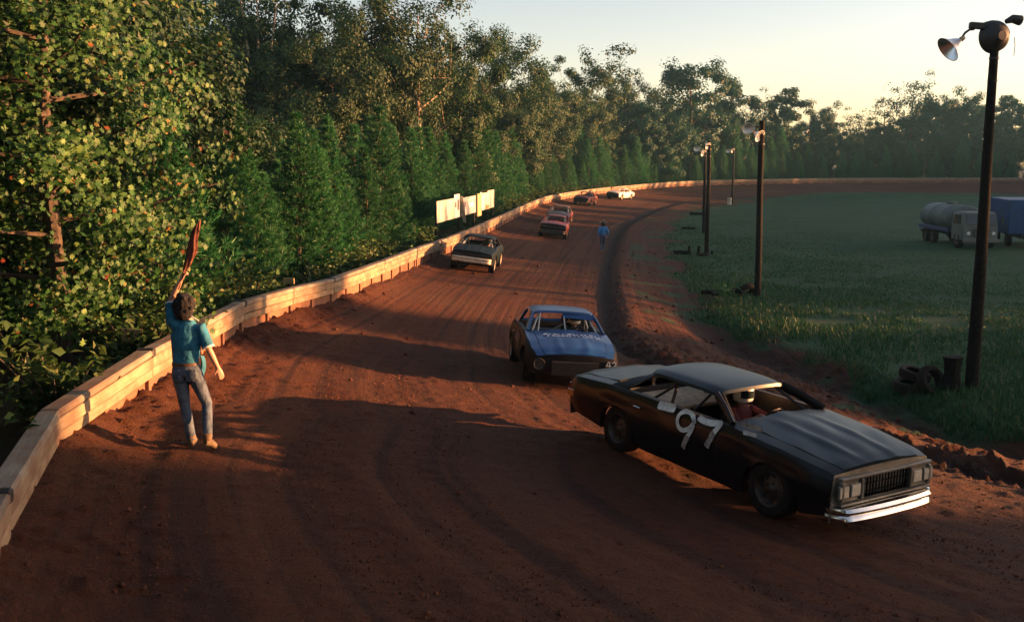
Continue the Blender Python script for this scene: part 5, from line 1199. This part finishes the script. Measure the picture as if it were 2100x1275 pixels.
# the furled flag in his hand
FL = empty('racing_flag', (0, 0, 0), 0, 'furled maroon flag on a stick held up by the man in the teal shirt', 'flag'); FL.matrix_world = Matrix.Translation(_pf) @ Matrix.Rotation(R(2), 4, 'Z')
_h0 = Vector((-.055, .085, 2.09)); _h1 = Vector((.200, .06, 2.78)); _u = (_h1 - _h0).normalized(); _s = _u.cross(Vector((0, 1, 0))).normalized(); _n = _u.cross(_s)
mb = MB(); mb.tube([_h0 - _u * .16, _h1 - _u * .12], .008, 7); mb.build('stick', [M['pole']], FL)
mb = MB(); P = []
for t in np.linspace(0, 1, 26):
    c = _h0 + _u * .06 + (_h1 - _h0 - _u * .06) * t; wd = .050 * (math.sin(math.pi * min(1, t * .98 + .03)) ** .8) * (1 + .12 * math.sin(t * 17)) + .004; row = []
    for k in range(25):
        a = 2 * math.pi * k / 24; r = 1 + .22 * math.sin(a * 5 + t * 9); row.append(tuple(c + _s * (wd * r * math.cos(a) - .012 * math.sin(t * 6)) + _n * (.024 * r * math.sin(a))))
    P.append(row)
mb.grid(P, flip=False); mb.build('cloth', [M['flagcloth']], FL, sharp=60)
# the man walking far down the track
_pm = on(1236, 517)
WM = empty('person', _pm, R(8), 'man in a bright blue jacket and pale hat walking on the inside of the track', 'person'); WM.scale = (.98,) * 3
JW = dict(head=(.02, .03, 1.64), neck=(.0, .015, 1.49), chest=(0, .01, 1.30), waist=(0, 0, 1.03), pelvis=(0, 0, .93), lsh=(-.19, .01, 1.40), lel=(-.28, -.04, 1.13), lwr=(-.25, .06, .90), lhd=(.1, .2, -.9), lnr=(-1, 0, 0),
          rsh=(.19, .01, 1.40), rel=(.29, -.05, 1.13), rwr=(.24, .04, .92), rhd=(-.1, .2, -.9), rnr=(1, 0, 0), lhip=(-.09, 0, .88), lkn=(-.085, .06, .48), lan=(-.07, -.10, .11), ltoe=(-.08, .06, .035), rhip=(.09, 0, .88), rkn=(.075, .10, .49), ran=(.06, .16, .10), rtoe=(.07, .33, .035))
figure(WM, JW, dict(shirt=M['skyblue'], jeans=M['jeans2']), hat=M['hat'], sleeve='long', face=(0, 1, 0), vox=.016)

# ------------------------------------------------------------------ lamp poles on the infield
def on_depth(px, py, y):
    d = ray(px, py); t = y / d[1]; return Vector(d * t) + Vector((0, 0, CAM_H))
def cone_lamp(root, apex, axis_, L, r, name='lamp_shade', mat=None):
    q = Vector(axis_).normalized().to_track_quat('Z', 'Y').to_matrix().to_4x4(); Mx = Matrix.Translation(apex) @ q
    mb = MB(); mb.lathe([(.035, -.02), (.055, .02), (.09, L * .18), (r * .62, L * .62), (r, L), (r + .012, L + .004), (r - .006, L + .002), (r * .6, L * .62), (.07, L * .2), (.001, L * .16)], 24, 0, Mx); sh = mb.build(name, [mat or M['galv']], root)
    mb = MB(); mb.lathe([(.001, -.10), (.045, -.10), (.055, -.02), (.050, .01)], 14, 0, Mx); mb.build('socket', [M['brass']], sh)
    mb = MB(); ball(mb, Mx @ Vector((0, 0, L * .42)), L * .16, 10); mb.build('bulb', [M['lens']], sh)
M['brass'] = simple('tarnished_socket', (.40, .28, .14), .4, .6, var=.3)
def lamp_pole(bx, by, tx, ty, r0, r1, label, lamps, y=None):
    base = on(bx, by) if y is None else Vector(((bx - 1050) / FPX * y, y, gz((bx - 1050) / FPX * y, y))); top = on_depth(tx, ty, base.y)
    root = empty('lamp_pole', base, 0, label, 'lamp pole', 'wooden lamp poles on the infield'); tp = top - base
    mb = MB(); pts = [tp * f + Vector((.02 * math.sin(f * 5 + bx), .02 * math.cos(f * 4), 0)) * f * (1 - f) * 4 for f in np.linspace(0, 1, 9)]; pts[0] = Vector((0, 0, -.4)); mb.tube(pts, list(np.linspace(r0, r1, 9)), 12); mb.build('pole', [M['pole']], root)
    for k in range(2): 
        mb = MB(); f = .93 - .06 * k; c = tp * f; mb.lathe([(r1 * 1.22, -.02), (r1 * 1.22, .02)], 12, 0, Matrix.Translation(c)); mb.build('band', [M['black']], root)
    lamps(root, tp, base); return root
def lamps_near(root, tp, base):
    S_ = base.y / FPX * 1.0
    mb = MB(); c = tp + Vector((0, -.12, -.10)); Mx = Matrix.Translation(c) @ Matrix.Rotation(R(90), 4, 'X') @ Matrix.Rotation(R(14), 4, 'Y')
    mb.lathe([(.001, .14), (.10, .14), (.13, .10), (.24, .06), (.31, -.02), (.345, -.16), (.355, -.17), (.33, -.16), (.22, .02), (.001, .05)], 28, 0, Mx); fl = mb.build('flood_lamp', [M['black']], root)
    mb = MB(); P = [[(c.x + .345 * math.cos(a) * (1 + .0 * v), c.y + .16 + v * .22, c.z + .35 * math.sin(a) + .02 * v) for a in np.linspace(.2, 2.2, 10)] for v in (0, .5, 1)]; mb.grid(P); mb.build('lamp_hood', [M['black']], fl)
    mb = MB(); mb.tube([c + Vector((.15, .0, .30)), c + Vector((.30, .02, .36)), c + Vector((.48, .05, .33))], [.05, .09, .11], 10); mb.build('bracket', [M['black']], root)
    mb = MB(); mb.box(tuple(c + Vector((-.44, .05, .22))), (.34, .12, .14), rot=Matrix.Rotation(R(4), 3, 'Y'), bev=.02); mb.build('junction_box', [M['black']], root)
    mb = MB(); a = c + Vector((-.50, .05, .15)); e = c + Vector((-.80, .02, -.08)); mb.tube([a, a + Vector((-.10, 0, -.01)), a.lerp(e, .6) + Vector((-.02, 0, .06)), e], .026, 8); mb.build('lamp_arm', [M['black']], root)
    cone_lamp(root, e, (-.80, -.10, -.60), .34, .285)
    mb = MB(); mb.tube([c + Vector((.34, -.02, -.02)), c + Vector((.37, -.02, -.20)), c + Vector((.36, -.02, -.42))], .008, 5); mb.build('cable', [M['black']], root)
def lamps_far(n, s=1.0, dz=0):
    def f(root, tp, base):
        mb = MB(); mb.tube([tp + Vector((0, -.05, -.25)), tp + Vector((-.45 * s, -.08, -.22))], .03, 6); mb.build('lamp_arm', [M['black']], root)
        for k in range(n): cone_lamp(root, tp + Vector((-.22 * s - .28 * s * k, -.06 - .05 * k, -.16 - .30 * (1 - k) * dz)), (.55 - .5 * k, -.62, -.45), .20 * s, .19 * s, mat=M['enamel'])
    return f
lamp_pole(1992, 800, 2042, 66, .155, .085, 'tall dark lamp pole nearest the viewer with a round flood lamp and cone lamp', lamps_near)
lamp_pole(1553, 607, 1563, 248, .135, .10, 'lamp pole with tyres round its foot and bright cone lamps at the top', lamps_far(2, 1.2, 1))
lamp_pole(1449, 523, 1455, 290, .13, .09, 'lamp pole standing in line with another just left of it', lamps_far(1, 1.0))
lamp_pole(1443, 478, 1446, 296, .12, .09, 'lamp pole half hidden behind a nearer lamp pole', lamps_far(2, 1.3, 1.2))
lamp_pole(1501, 420, 1505, 304, .15, .11, 'small far lamp pole at the edge of the grass near the far turn', lamps_far(2, 1.5))
lamp_pole(1657, 400, 1658, 266, .16, .12, 'farthest lamp pole rising from the pines beyond the far wall', lamps_far(2, 1.5), y=181.0)

# ------------------------------------------------------------------ old tyres, stumps and posts round the poles
def old_tyre(p, tilt, az, r=.33, w=.22, label='', z=0.0):
    root = bpy.data.objects.new('old_tyre', bpy.data.meshes.new('x')); hw_ = w / 2
    prof = [(r * .62, -hw_ * .8), (r * .8, -hw_), (r * .95, -hw_ * .9), (r, -hw_ * .55), (r * .985, -hw_ * .5), (r * .985, -hw_ * .3), (r, -hw_ * .25), (r, hw_ * .25), (r * .985, hw_ * .3), (r * .985, hw_ * .5), (r, hw_ * .55), (r * .95, hw_ * .9), (r * .8, hw_), (r * .62, hw_ * .8), (r * .66, hw_ * .6), (r * .9, 0), (r * .66, -hw_ * .6), (r * .62, -hw_ * .8)]
    mb = MB(); mb.lathe(prof, 24); o = mb.build('old_tyre', [M['rubber']]); bpy.data.objects.remove(root)
    o.location = (p[0], p[1], p[2] + z); o.rotation_euler = (R(tilt), 0, R(az)); tag(o, label, 'tyre', 'old tyres round the poles')
def stump(px, py, h, r, label, lean=0.0, lying=False, az=0.0, cat='post'):
    p = on(px, py); mb = MB(); g = np.random.default_rng(int(px)); n = 10
    pts = [Vector((lean * f, 0, -.12 + (h + .12) * f)) for f in np.linspace(0, 1, 6)] if not lying else [Vector((-h / 2 + h * f, 0, r * .8 + .03 * math.sin(f * 6))) for f in np.linspace(0, 1, 6)]
    mb.tube(pts, [r * g.uniform(.85, 1.12) for _ in pts], n)
    mb.v = [(x + g.uniform(-.012, .012), y + g.uniform(-.012, .012), z) for x, y, z in mb.v]
    o = mb.build('log' if lying else ('stump' if r > .15 else 'short_post'), [M['pole']]); o.location = p; o.rotation_euler = (0, 0, R(az)); tag(o, label, cat)
p = on(1868, 800); old_tyre(p, 4, 10, .40, .24, 'old tyre lying flat left of the near lamp pole', .10); old_tyre(p + Vector((.10, .05, .27)), 12, 50, .37, .22, 'old tyre stacked on a flat tyre left of the near lamp pole', .10)
old_tyre(on(1905, 805) + Vector((.05, .05, .0)), 68, 30, .36, .22, 'old tyre leaning on the tyre stack near the near lamp pole', .27)
stump(1950, 800, .78, .21, 'thick dark stump standing just left of the near lamp pole foot', cat='stump')
p = on(1530, 604); old_tyre(p, 48, 200, .36, .24, 'old tyre propped against the lamp pole foot', .14); old_tyre(on(1508, 606), 24, 0, .36, .22, 'half sunk old tyre beside the leafy green plant', .06); old_tyre(on(1478, 604), 10, 0, .36, .22, 'outermost old tyre lying left of the leafy green plant', .03)
stump(1462, 603, .9, .09, 'dark log lying at the outer end of the tyres', lying=True, az=12, cat='log')
stump(1399, 522, .95, .14, 'dark log lying left of the two short posts', lying=True, az=4, cat='log')
stump(1413, 523, .50, .075, 'short post at the end of the lying log'); stump(1431, 523, .50, .09, 'short leaning post between the log and the lamp pole', .06); stump(1460, 522, .22, .07, 'lowest stub of post right of the lamp pole foot')
p = on(1443, 525); old_tyre(p, 5, 0, .32, .2, 'old tyre lying flat against the foot of the paired lamp poles', .05)
stump(1428, 441, 1.3, .16, 'far dark log lying on the grass edge left of the paired poles', lying=True, az=-5, cat='log')
stump(1412, 470, 1.1, .10, 'thin dark log in the sparse grass below the far turn', lying=True, az=8, cat='log')
p = on(1496, 420); mb = MB(); mb.lathe([(.001, 0), (.26, 0), (.28, .02), (.28, .30), (.27, .32), (.27, .56), (.28, .58), (.28, .84), (.26, .86), (.001, .85)], 18); o = mb.build('drum', [M['pcream']]); o.location = p; tag(o, 'small pale drum beside the far lamp pole', 'drum')
mb = MB(); mb.tube([(0, 0, -.2), (.02, 0, 1.45)], [.035, .03], 6); o = mb.build('white_stake', [M['white']]); o.location = on(2017, 594); tag(o, 'thin white stake in the grass behind the near lamp pole', 'stake')
# leafy plant in front of the tyres
tm, cm, ph = bush_proto(99, leaf_mat('bright_weed_leaf', [(0, (.02, .10, .035)), (1, (.045, .18, .06))], .3), 260, .5)
t = empty('plant', on(1492, 612), .4, 'bright green leafy plant growing in front of the half sunk tyre', 'plant'); t.scale = (.9, .9, .95); link('stem', tm, t); link('leaves', cm, t)

# ------------------------------------------------------------------ signs behind the wall
M['signlit'] = simple('cream_sign_board', (.52, .47, .38), .7, var=.18, scale=3); M['signgrey'] = simple('weathered_grey_sign', (.30, .32, .31), .75, var=.3, scale=3, c2=(.34, .38, .42)); M['tanpost'] = simple('tan_post', (.32, .25, .13), .8, var=.2)
M['signw'] = simple('white_sign_print', (.60, .60, .60), .7, var=.12); M['signmark'] = simple('dark_sign_print', (.10, .09, .10), .7, var=.3); M['signred'] = simple('red_sign_print', (.45, .12, .06), .7, var=.3)
def sign_pt(px, z=0):
    f = (px - 896) / (1013 - 896.); yl, yr = 48.0, 66.0; y = 1 / ((1 - f) / yl + f / yr); return Vector(((px - 1050) / FPX * y, y, z))
SG = empty('sign_board', sign_pt(955), 0, 'long cream and grey advertising board on posts behind the wall', 'sign'); _o = sign_pt(955)
def panel(nm, p0, p1, z0, z1, mat, off=0.0, th=.03):
    a, b = sign_pt(p0), sign_pt(p1); t = (b - a).normalized(); n = Vector((t.y, -t.x, 0)); mb = MB(); vs = []
    for q in (n * (off + th / 2), n * (off - th / 2)):
        for p, z in ((a, z0), (b, z0), (b, z1), (a, z1)): vs.append(tuple(p + q - _o + Vector((0, 0, z))))
    mb.add(vs, [(0, 1, 2, 3), (7, 6, 5, 4), (0, 4, 5, 1), (1, 5, 6, 2), (2, 6, 7, 3), (3, 7, 4, 0)], 0, False); return mb.build(nm, [mat], SG)
panel('panel', 896, 931.5, 1.36, 2.40, M['signlit']); panel('panel', 932, 943, 1.36, 2.58, M['signw']); panel('panel', 947, 975.5, 1.36, 2.34, M['signgrey']); panel('post', 976, 984, 1.1, 2.42, M['tanpost'], .04, .14); panel('panel', 985, 988, 1.36, 2.46, M['signw']); panel('panel', 988.5, 1000, 1.36, 2.40, M['signlit']); panel('panel', 1000.3, 1013, 1.36, 2.50, M['signlit'])
for k, (a, b, z0, z1, m) in enumerate([(933, 936, 1.9, 2.2, 'signmark'), (938, 941.5, 1.75, 2.3, 'signmark'), (960, 962, 1.9, 2.2, 'signw'), (962, 970, 1.75, 1.98, 'signw'), (951, 956, 1.8, 2.1, 'signmark'), (996, 1003, 1.38, 1.62, 'signred'), (989, 991, 1.5, 2.2, 'signw'), (1005, 1008, 1.5, 2.3, 'signw'), (915, 918, 1.6, 2.2, 'signw'), (902, 905, 1.5, 2.2, 'signw')]): panel('faded_print', a, b, z0, z1, M[m], .018 + .001 * k, .004)
for p_ in (898, 944, 974, 1012): panel('post', p_, p_ + 1.6, -.3, 2.2, M['pole'], -.09, .09)
a = sign_pt(943.5, 2.45) - _o; b = sign_pt(950, 1.02) - _o; mb = MB(); mb.tube([a + Vector((.1, -.15, 0)), b + Vector((.1, -.25, 0))], [(.09, .02)] * 2, 4); mb.build('leaning_plank', [M['signlit']], SG)
for px, py, w, h, dep, lb in ((271, 690, .37, .24, 15.6, 'small brown board on a stake behind the wall under the near maple'), (592, 576, .30, .15, 24.2, 'small tan board on a stake behind the wall below the young pines')):
    p = on_depth(px, py, dep); z0 = gz(p.x, p.y); r = empty('small_sign', (p.x, p.y, z0), R(-12), lb, 'sign'); mb = MB(); mb.box((0, 0, p.z - z0), (w, .05, h), bev=.03); mb.build('board', [M['tanboard'] if 'tanboard' in M else M['tanpost']], r); mb = MB(); mb.box((0, .05, (p.z - z0) / 2 - .05), (.06, .05, p.z - z0 + .1)); mb.build('stake', [M['pole']], r)

# ------------------------------------------------------------------ tank truck and blue box trailer on the infield
M['truckw'] = paint('dull_white_truck_paint', (.10, .115, .095), .6, .0, .3, .5); M['tank'] = paint('dull_tank_paint', (.085, .105, .095), .6, .0, .25, .3); M['navy'] = simple('dark_blue_band', (.03, .05, .12), .5, var=.2)
M['bluebox'] = simple('blue_trailer_side', (.007, .045, .14), .55, var=.25, scale=2); 
_pt = on(2012, 512); TR = empty('tank_truck', _pt, R(-92), 'dull white tank truck parked on the grass beside a blue trailer', 'truck'); TR.location = _pt - Vector((math.cos(R(-92)), math.sin(R(-92)), 0)) * .2
def tp_(nm, mb, mats, par=None, sharp=35): return mb.build(nm, mats, par or TR, sharp)
mb = MB(); sec = [(-1.05, .0), (-1.08, .5), (-1.06, 1.0), (-.98, 1.55), (-.88, 1.66), (.88, 1.66), (.98, 1.55), (1.06, 1.0), (1.08, .5), (1.05, 0)]
P = [[(x, y * (1 - ins), .55 + z * (1 - ins * .3)) for y, z in sec] for x, ins in ((-1.75, .06), (-1.7, .0), (-.25, 0), (-.10, .03), (0.0, .07))]
P = [[(p[0] - (.16 * max(0, (p[2] - 1.35) / .8) if p[0] > -1 else 0), p[1], p[2]) for p in r] for r in P]
mb.grid(P, 0); mb.add([p for p in P[-1]], [tuple(range(10))[::-1]], 0, False); mb.add([p for p in P[0]], [tuple(range(10))], 0, False); tp_('cab', mb, [M['truckw']])
for y0, y1 in ((-.88, -.04), (.04, .88)):
    mb = MB(); mb.add([(.0, y0, 1.50), (.0, y1, 1.50), (-.13, y1 * .97, 2.08), (-.13, y0 * .97, 2.08)], [(0, 1, 2, 3)], 0, False); mb.v = [(x + .02, y, z) for x, y, z in mb.v]; tp_('windshield', mb, [M['glass']])
mb = MB(); mb.box((.035, 0, .98), (.05, .95, .50), 0, bev=.02)
for k in range(7): mb.box((.066, 0, .78 + k * .068), (.02, .90, .02), 1)
tp_('grille', mb, [M['black'], M['truckw']])
for sg in (1, -1):
    mb = MB(); mb.lathe([(.10, 0), (.11, .04), (.09, .05), (.001, .06)], 16, 0, Matrix.Translation((.0, sg * .74, .95)) @ Matrix.Rotation(R(90), 4, 'Y')); tp_('headlight', mb, [M['lens']])
    mb = MB(); mb.add([(-1.5, sg * 1.085, 1.5), (-.35, sg * 1.085, 1.5), (-.45, sg * 1.02, 2.05), (-1.5, sg * 1.02, 2.05)], [(0, 1, 2, 3)], 0, False); tp_('side_window', mb, [M['glass']])
    mb = MB(); mb.tube([(-.25, sg * 1.05, 1.6), (-.15, sg * 1.28, 1.72)], .015, 5); mb.box((-.15, sg * 1.30, 1.72), (.05, .16, .36), bev=.015); tp_('mirror', mb, [M['black']])
mb = MB(); mb.box((.10, 0, .52), (.14, 2.15, .22), bev=.03); tp_('bumper', mb, [M['truckw']])
mb = MB(); mb.tube([(-1.9, .8, .7), (-1.9, .8, 2.55), (-1.95, .8, 2.68)], .06, 8); tp_('exhaust_stack', mb, [M['black']])
mb = MB(); mb.box((-3.9, .42, .75), (7.0, .10, .22)); mb.box((-3.9, -.42, .75), (7.0, .10, .22)); mb.box((-3.0, 0, .72), (.3, 1.6, .3)); mb.box((-6.9, 0, .72), (.2, 2.0, .2)); o = tp_('chassis', mb, [M['black']])
mb = MB(); Mt = Matrix.Translation((-7.2, 0, 1.72)) @ Matrix.Rotation(R(90), 4, 'Y') @ Matrix.Diagonal((.82, 1.12, 1, 1)); mb.lathe([(.001, 0), (.6, .06), (.9, .16), (1, .30), (1, 1.7), (1.012, 1.72), (1.012, 1.78), (1, 1.8), (1, 3.5), (1.012, 3.52), (1.012, 3.58), (1, 3.6), (1, 4.75), (.9, 4.9), (.6, 5.0), (.001, 5.06)], 30, 0, Mt); tk = tp_('tank', mb, [M['tank']])
mb = MB(); mb.lathe([(.28, 0), (.28, .16), (.30, .18), (.001, .20)], 16, 0, Matrix.Translation((-4.6, 0, 2.50))); tp_('manhole', mb, [M['tank']], tk)
mb = MB(); mb.box((-4.7, 1.02, 1.02), (4.9, .12, .26), bev=.02); mb.box((-4.7, -1.02, 1.02), (4.9, .12, .26), bev=.02); tp_('side_skirt', mb, [M['navy']], tk)
for (x, y) in ((-.9, .92), (-.9, -.92), (-5.0, .85), (-5.0, -.85), (-6.2, .85), (-6.2, -.85)):
    mb = MB(); sgn = 1 if y > 0 else -1; Mw = Matrix.Translation((x, y, .50)) @ Matrix.Rotation(R(-90 * sgn), 4, 'X'); mb.lathe([(.28, -.14), (.42, -.15), (.49, -.12), (.5, -.08), (.5, .08), (.49, .12), (.42, .15), (.28, .14)], 24, 0, Mw); wq = tp_('wheel', mb, [M['rubber']]); mb = MB(); mb.lathe([(.29, .12), (.24, .04), (.12, .06), (.10, .12), (.001, .13)], 20, 0, Mw); mb.build('rim', [M['darksteel']], wq)
_pb = on(2150, 514); BX = empty('box_trailer', _pb + Vector((0, 2.5, 0)), R(-104), 'big blue box trailer cut by the right edge of the picture behind the tank truck', 'trailer')
mb = MB(); mb.box((-2.2, 0, 1.85), (5.4, 2.45, 2.1), bev=.04); bx = mb.build('box', [M['bluebox']], BX)
for k in range(10): mb = MB(); mb.box((-4.7 + k * .55, 1.235, 1.85), (.05, .03, 2.0)); mb.build('rib', [M['bluebox']], bx); mb = MB(); mb.box((-4.7 + k * .55, -1.235, 1.85), (.05, .03, 2.0)); mb.build('rib', [M['bluebox']], bx)
mb = MB(); mb.box((-2.2, 0, .66), (5.2, .9, .25)); mb.build('chassis', [M['black']], BX)
for x in (-.4, -3.6, -4.5):
    for sg in (1, -1): mb = MB(); mb.lathe([(.001, -.12), (.26, -.12), (.42, -.14), (.48, -.08), (.48, .08), (.42, .14), (.26, .12), (.001, .1)], 20, 0, Matrix.Translation((x, sg * 1.0, .48)) @ Matrix.Rotation(R(-90 * sg), 4, 'X')); mb.build('wheel', [M['rubber']], BX)

# ------------------------------------------------------------------ grass on the infield, clods on the clay
def scatter_view(n, ymin, ymax, pw, g, xl=-.20, xr=.60):
    y = ymin * (ymax / ymin) ** (g.uniform(0, 1, n) ** pw); x = y * g.uniform(xl, xr, n); return x, y
g = np.random.default_rng(3); x, y = scatter_view(270000, 15, 150, 1.0, g, .10, .90)
z, d, u, w, de, dr, di = land(x, y, True); cl = fbm(x * .5, y * .5, 77, 3); edge_n = de + 2.2 * (fbm(x * .35, y * .35, 51, 4) - .5)
ok = (edge_n > -.2) & (cl + g.uniform(-.18, .18, len(x)) > .42); x, y, z, de = x[ok], y[ok], z[ok], de[ok]; n = len(x)
tall = np.clip(1.25 - de / 22, .30, 1.2) * np.clip(1.2 - y / 120, .25, 1); h = g.uniform(.05, .18, n) * tall ** 1.6 + .02; a = g.uniform(0, 6.28, n); wd = .010 + .00045 * y; ln = g.normal(size=(n, 2)) * .35 * h[:, None]
B = np.stack([x, y, z - .02], 1); sdv = np.stack([np.cos(a), np.sin(a), 0 * a], 1) * wd[:, None]; tipv = np.stack([ln[:, 0], ln[:, 1], h], 1)
V = np.stack([B - sdv, B + sdv, B + tipv * .6 + sdv * .6, B + tipv], 1).reshape(-1, 3); T = (np.array([[0, 1, 2], [0, 2, 3]])[None] + (np.arange(n) * 4)[:, None, None]).reshape(-1, 3)
M['grass'] = leaf_mat('grass_blade', [(0, (.014, .066, .024)), (.65, (.028, .100, .034)), (.90, (.052, .100, .036)), (1, (.10, .095, .045))], .3)
o = link('grass', tri_mesh('grass', V, T), None, M['grass']); tag(o, 'short green grass and taller tufts over the infield', None, None, 'stuff')
ico_v = np.array([(0, 0, 1), (.9, 0, .3), (.28, .85, .3), (-.72, .53, .3), (-.72, -.53, .3), (.28, -.85, .3), (.6, .4, -.5), (-.3, .7, -.5), (-.75, 0, -.5), (-.2, -.7, -.5), (.65, -.35, -.5)])
ico_t = np.array([(0, 1, 2), (0, 2, 3), (0, 3, 4), (0, 4, 5), (0, 5, 1), (1, 6, 2), (2, 7, 3), (3, 8, 4), (4, 9, 5), (5, 10, 1), (2, 6, 7), (3, 7, 8), (4, 8, 9), (5, 9, 10), (1, 10, 6)])
x, y = scatter_view(11000, 7.5, 60, 1.0, g, -.55, .55); z, d, u, w, de, dr, di = land(x, y, True)
pr = np.where((d > .1) & (de < .4), .10 + 1.2 * np.exp(-(d / .8) ** 2) + .8 * ((dr > -.5)) + 1.5 * np.exp(-(dr / .5) ** 2), 0); ok = g.uniform(0, 1.6, len(x)) < pr; x, y, z, d = x[ok], y[ok], z[ok], d[ok]; n = len(x)
s_k = (g.uniform(0, 1, n) ** 4 * .05 + .009) * np.clip(y / 14, .8, 2); V = ico_v[None] * (1 + g.normal(size=(n, 11, 3)) * .16) * s_k[:, None, None] * np.array([1, 1, .7]); ra = g.uniform(0, 6.28, n); c, s_ = np.cos(ra)[:, None], np.sin(ra)[:, None]
V = np.stack([V[..., 0] * c - V[..., 1] * s_, V[..., 0] * s_ + V[..., 1] * c, V[..., 2]], -1) + np.stack([x, y, z + .006], 1)[:, None]; T = (ico_t[None] + (np.arange(n) * 11)[:, None, None]).reshape(-1, 3)
M['clod'] = leaf_mat('clay_clod', [(0, (.050, .016, .007)), (.7, (.095, .030, .012)), (1, (.13, .052, .026))], 0.0, .9)
o = link('clay_clods', tri_mesh('clay_clods', V.reshape(-1, 3), T), None, M['clod']); tag(o, 'red clay clods along the wall foot, the rut and the shoulder', None, None, 'stuff')

x = np.random.default_rng(8); n = 26000; yy = 7.6 + 15 * x.uniform(0, 1, n) ** 1.3; xx = yy * x.uniform(-.55, .56, n); z, d, u, w, de, dr, di = land(xx, yy, True); ok = (d > .15) & (de < .3); xx, yy, z = xx[ok], yy[ok], z[ok]; n = len(xx)
tet_v = np.array([(.9, 0, -.3), (-.45, .8, -.3), (-.45, -.8, -.3), (.1, .05, .75)]); tet_t = np.array([(0, 1, 3), (1, 2, 3), (2, 0, 3)]); sk = x.uniform(0, 1, n) ** 3 * .020 + .006; V = tet_v[None] * (1 + x.normal(size=(n, 4, 3)) * .25) * sk[:, None, None]; ra = x.uniform(0, 6.28, n); c, s_ = np.cos(ra)[:, None], np.sin(ra)[:, None]
V = np.stack([V[..., 0] * c - V[..., 1] * s_, V[..., 0] * s_ + V[..., 1] * c, V[..., 2]], -1) + np.stack([xx, yy, z + .004], 1)[:, None]; T = (tet_t[None] + (np.arange(n) * 4)[:, None, None]).reshape(-1, 3)
o = link('clay_crumbs', tri_mesh('clay_crumbs', V.reshape(-1, 3), T), None, M['clod']); tag(o, 'small crumbs of loose clay over the near track', None, None, 'stuff')
# ------------------------------------------------------------------ evening haze: one closed box of even air round the whole scene
if True:
    mb = MB(); x0, x1, y0, y1 = -720., 720., -170., 920.; z0, z1 = -3.0, 24.0
    mb.box(((x0 + x1) / 2, (y0 + y1) / 2, (z0 + z1) / 2), (x1 - x0, y1 - y0, z1 - z0)); m = bpy.data.materials.new('haze'); m.use_nodes = True; nt = m.node_tree; nt.nodes.remove(nt.nodes['Principled BSDF'])
    v = nt.nodes.new('ShaderNodeVolumePrincipled'); v.inputs['Color'].default_value = (.28, .68, 1, 1); v.inputs['Density'].default_value = .00026; v.inputs['Anisotropy'].default_value = .2; nt.links.new(v.outputs[0], nt.nodes['Material Output'].inputs['Volume'])
    o = mb.build('haze', [m]); o['kind'] = 'stuff'; o['label'] = 'thin evening haze over the far turn'
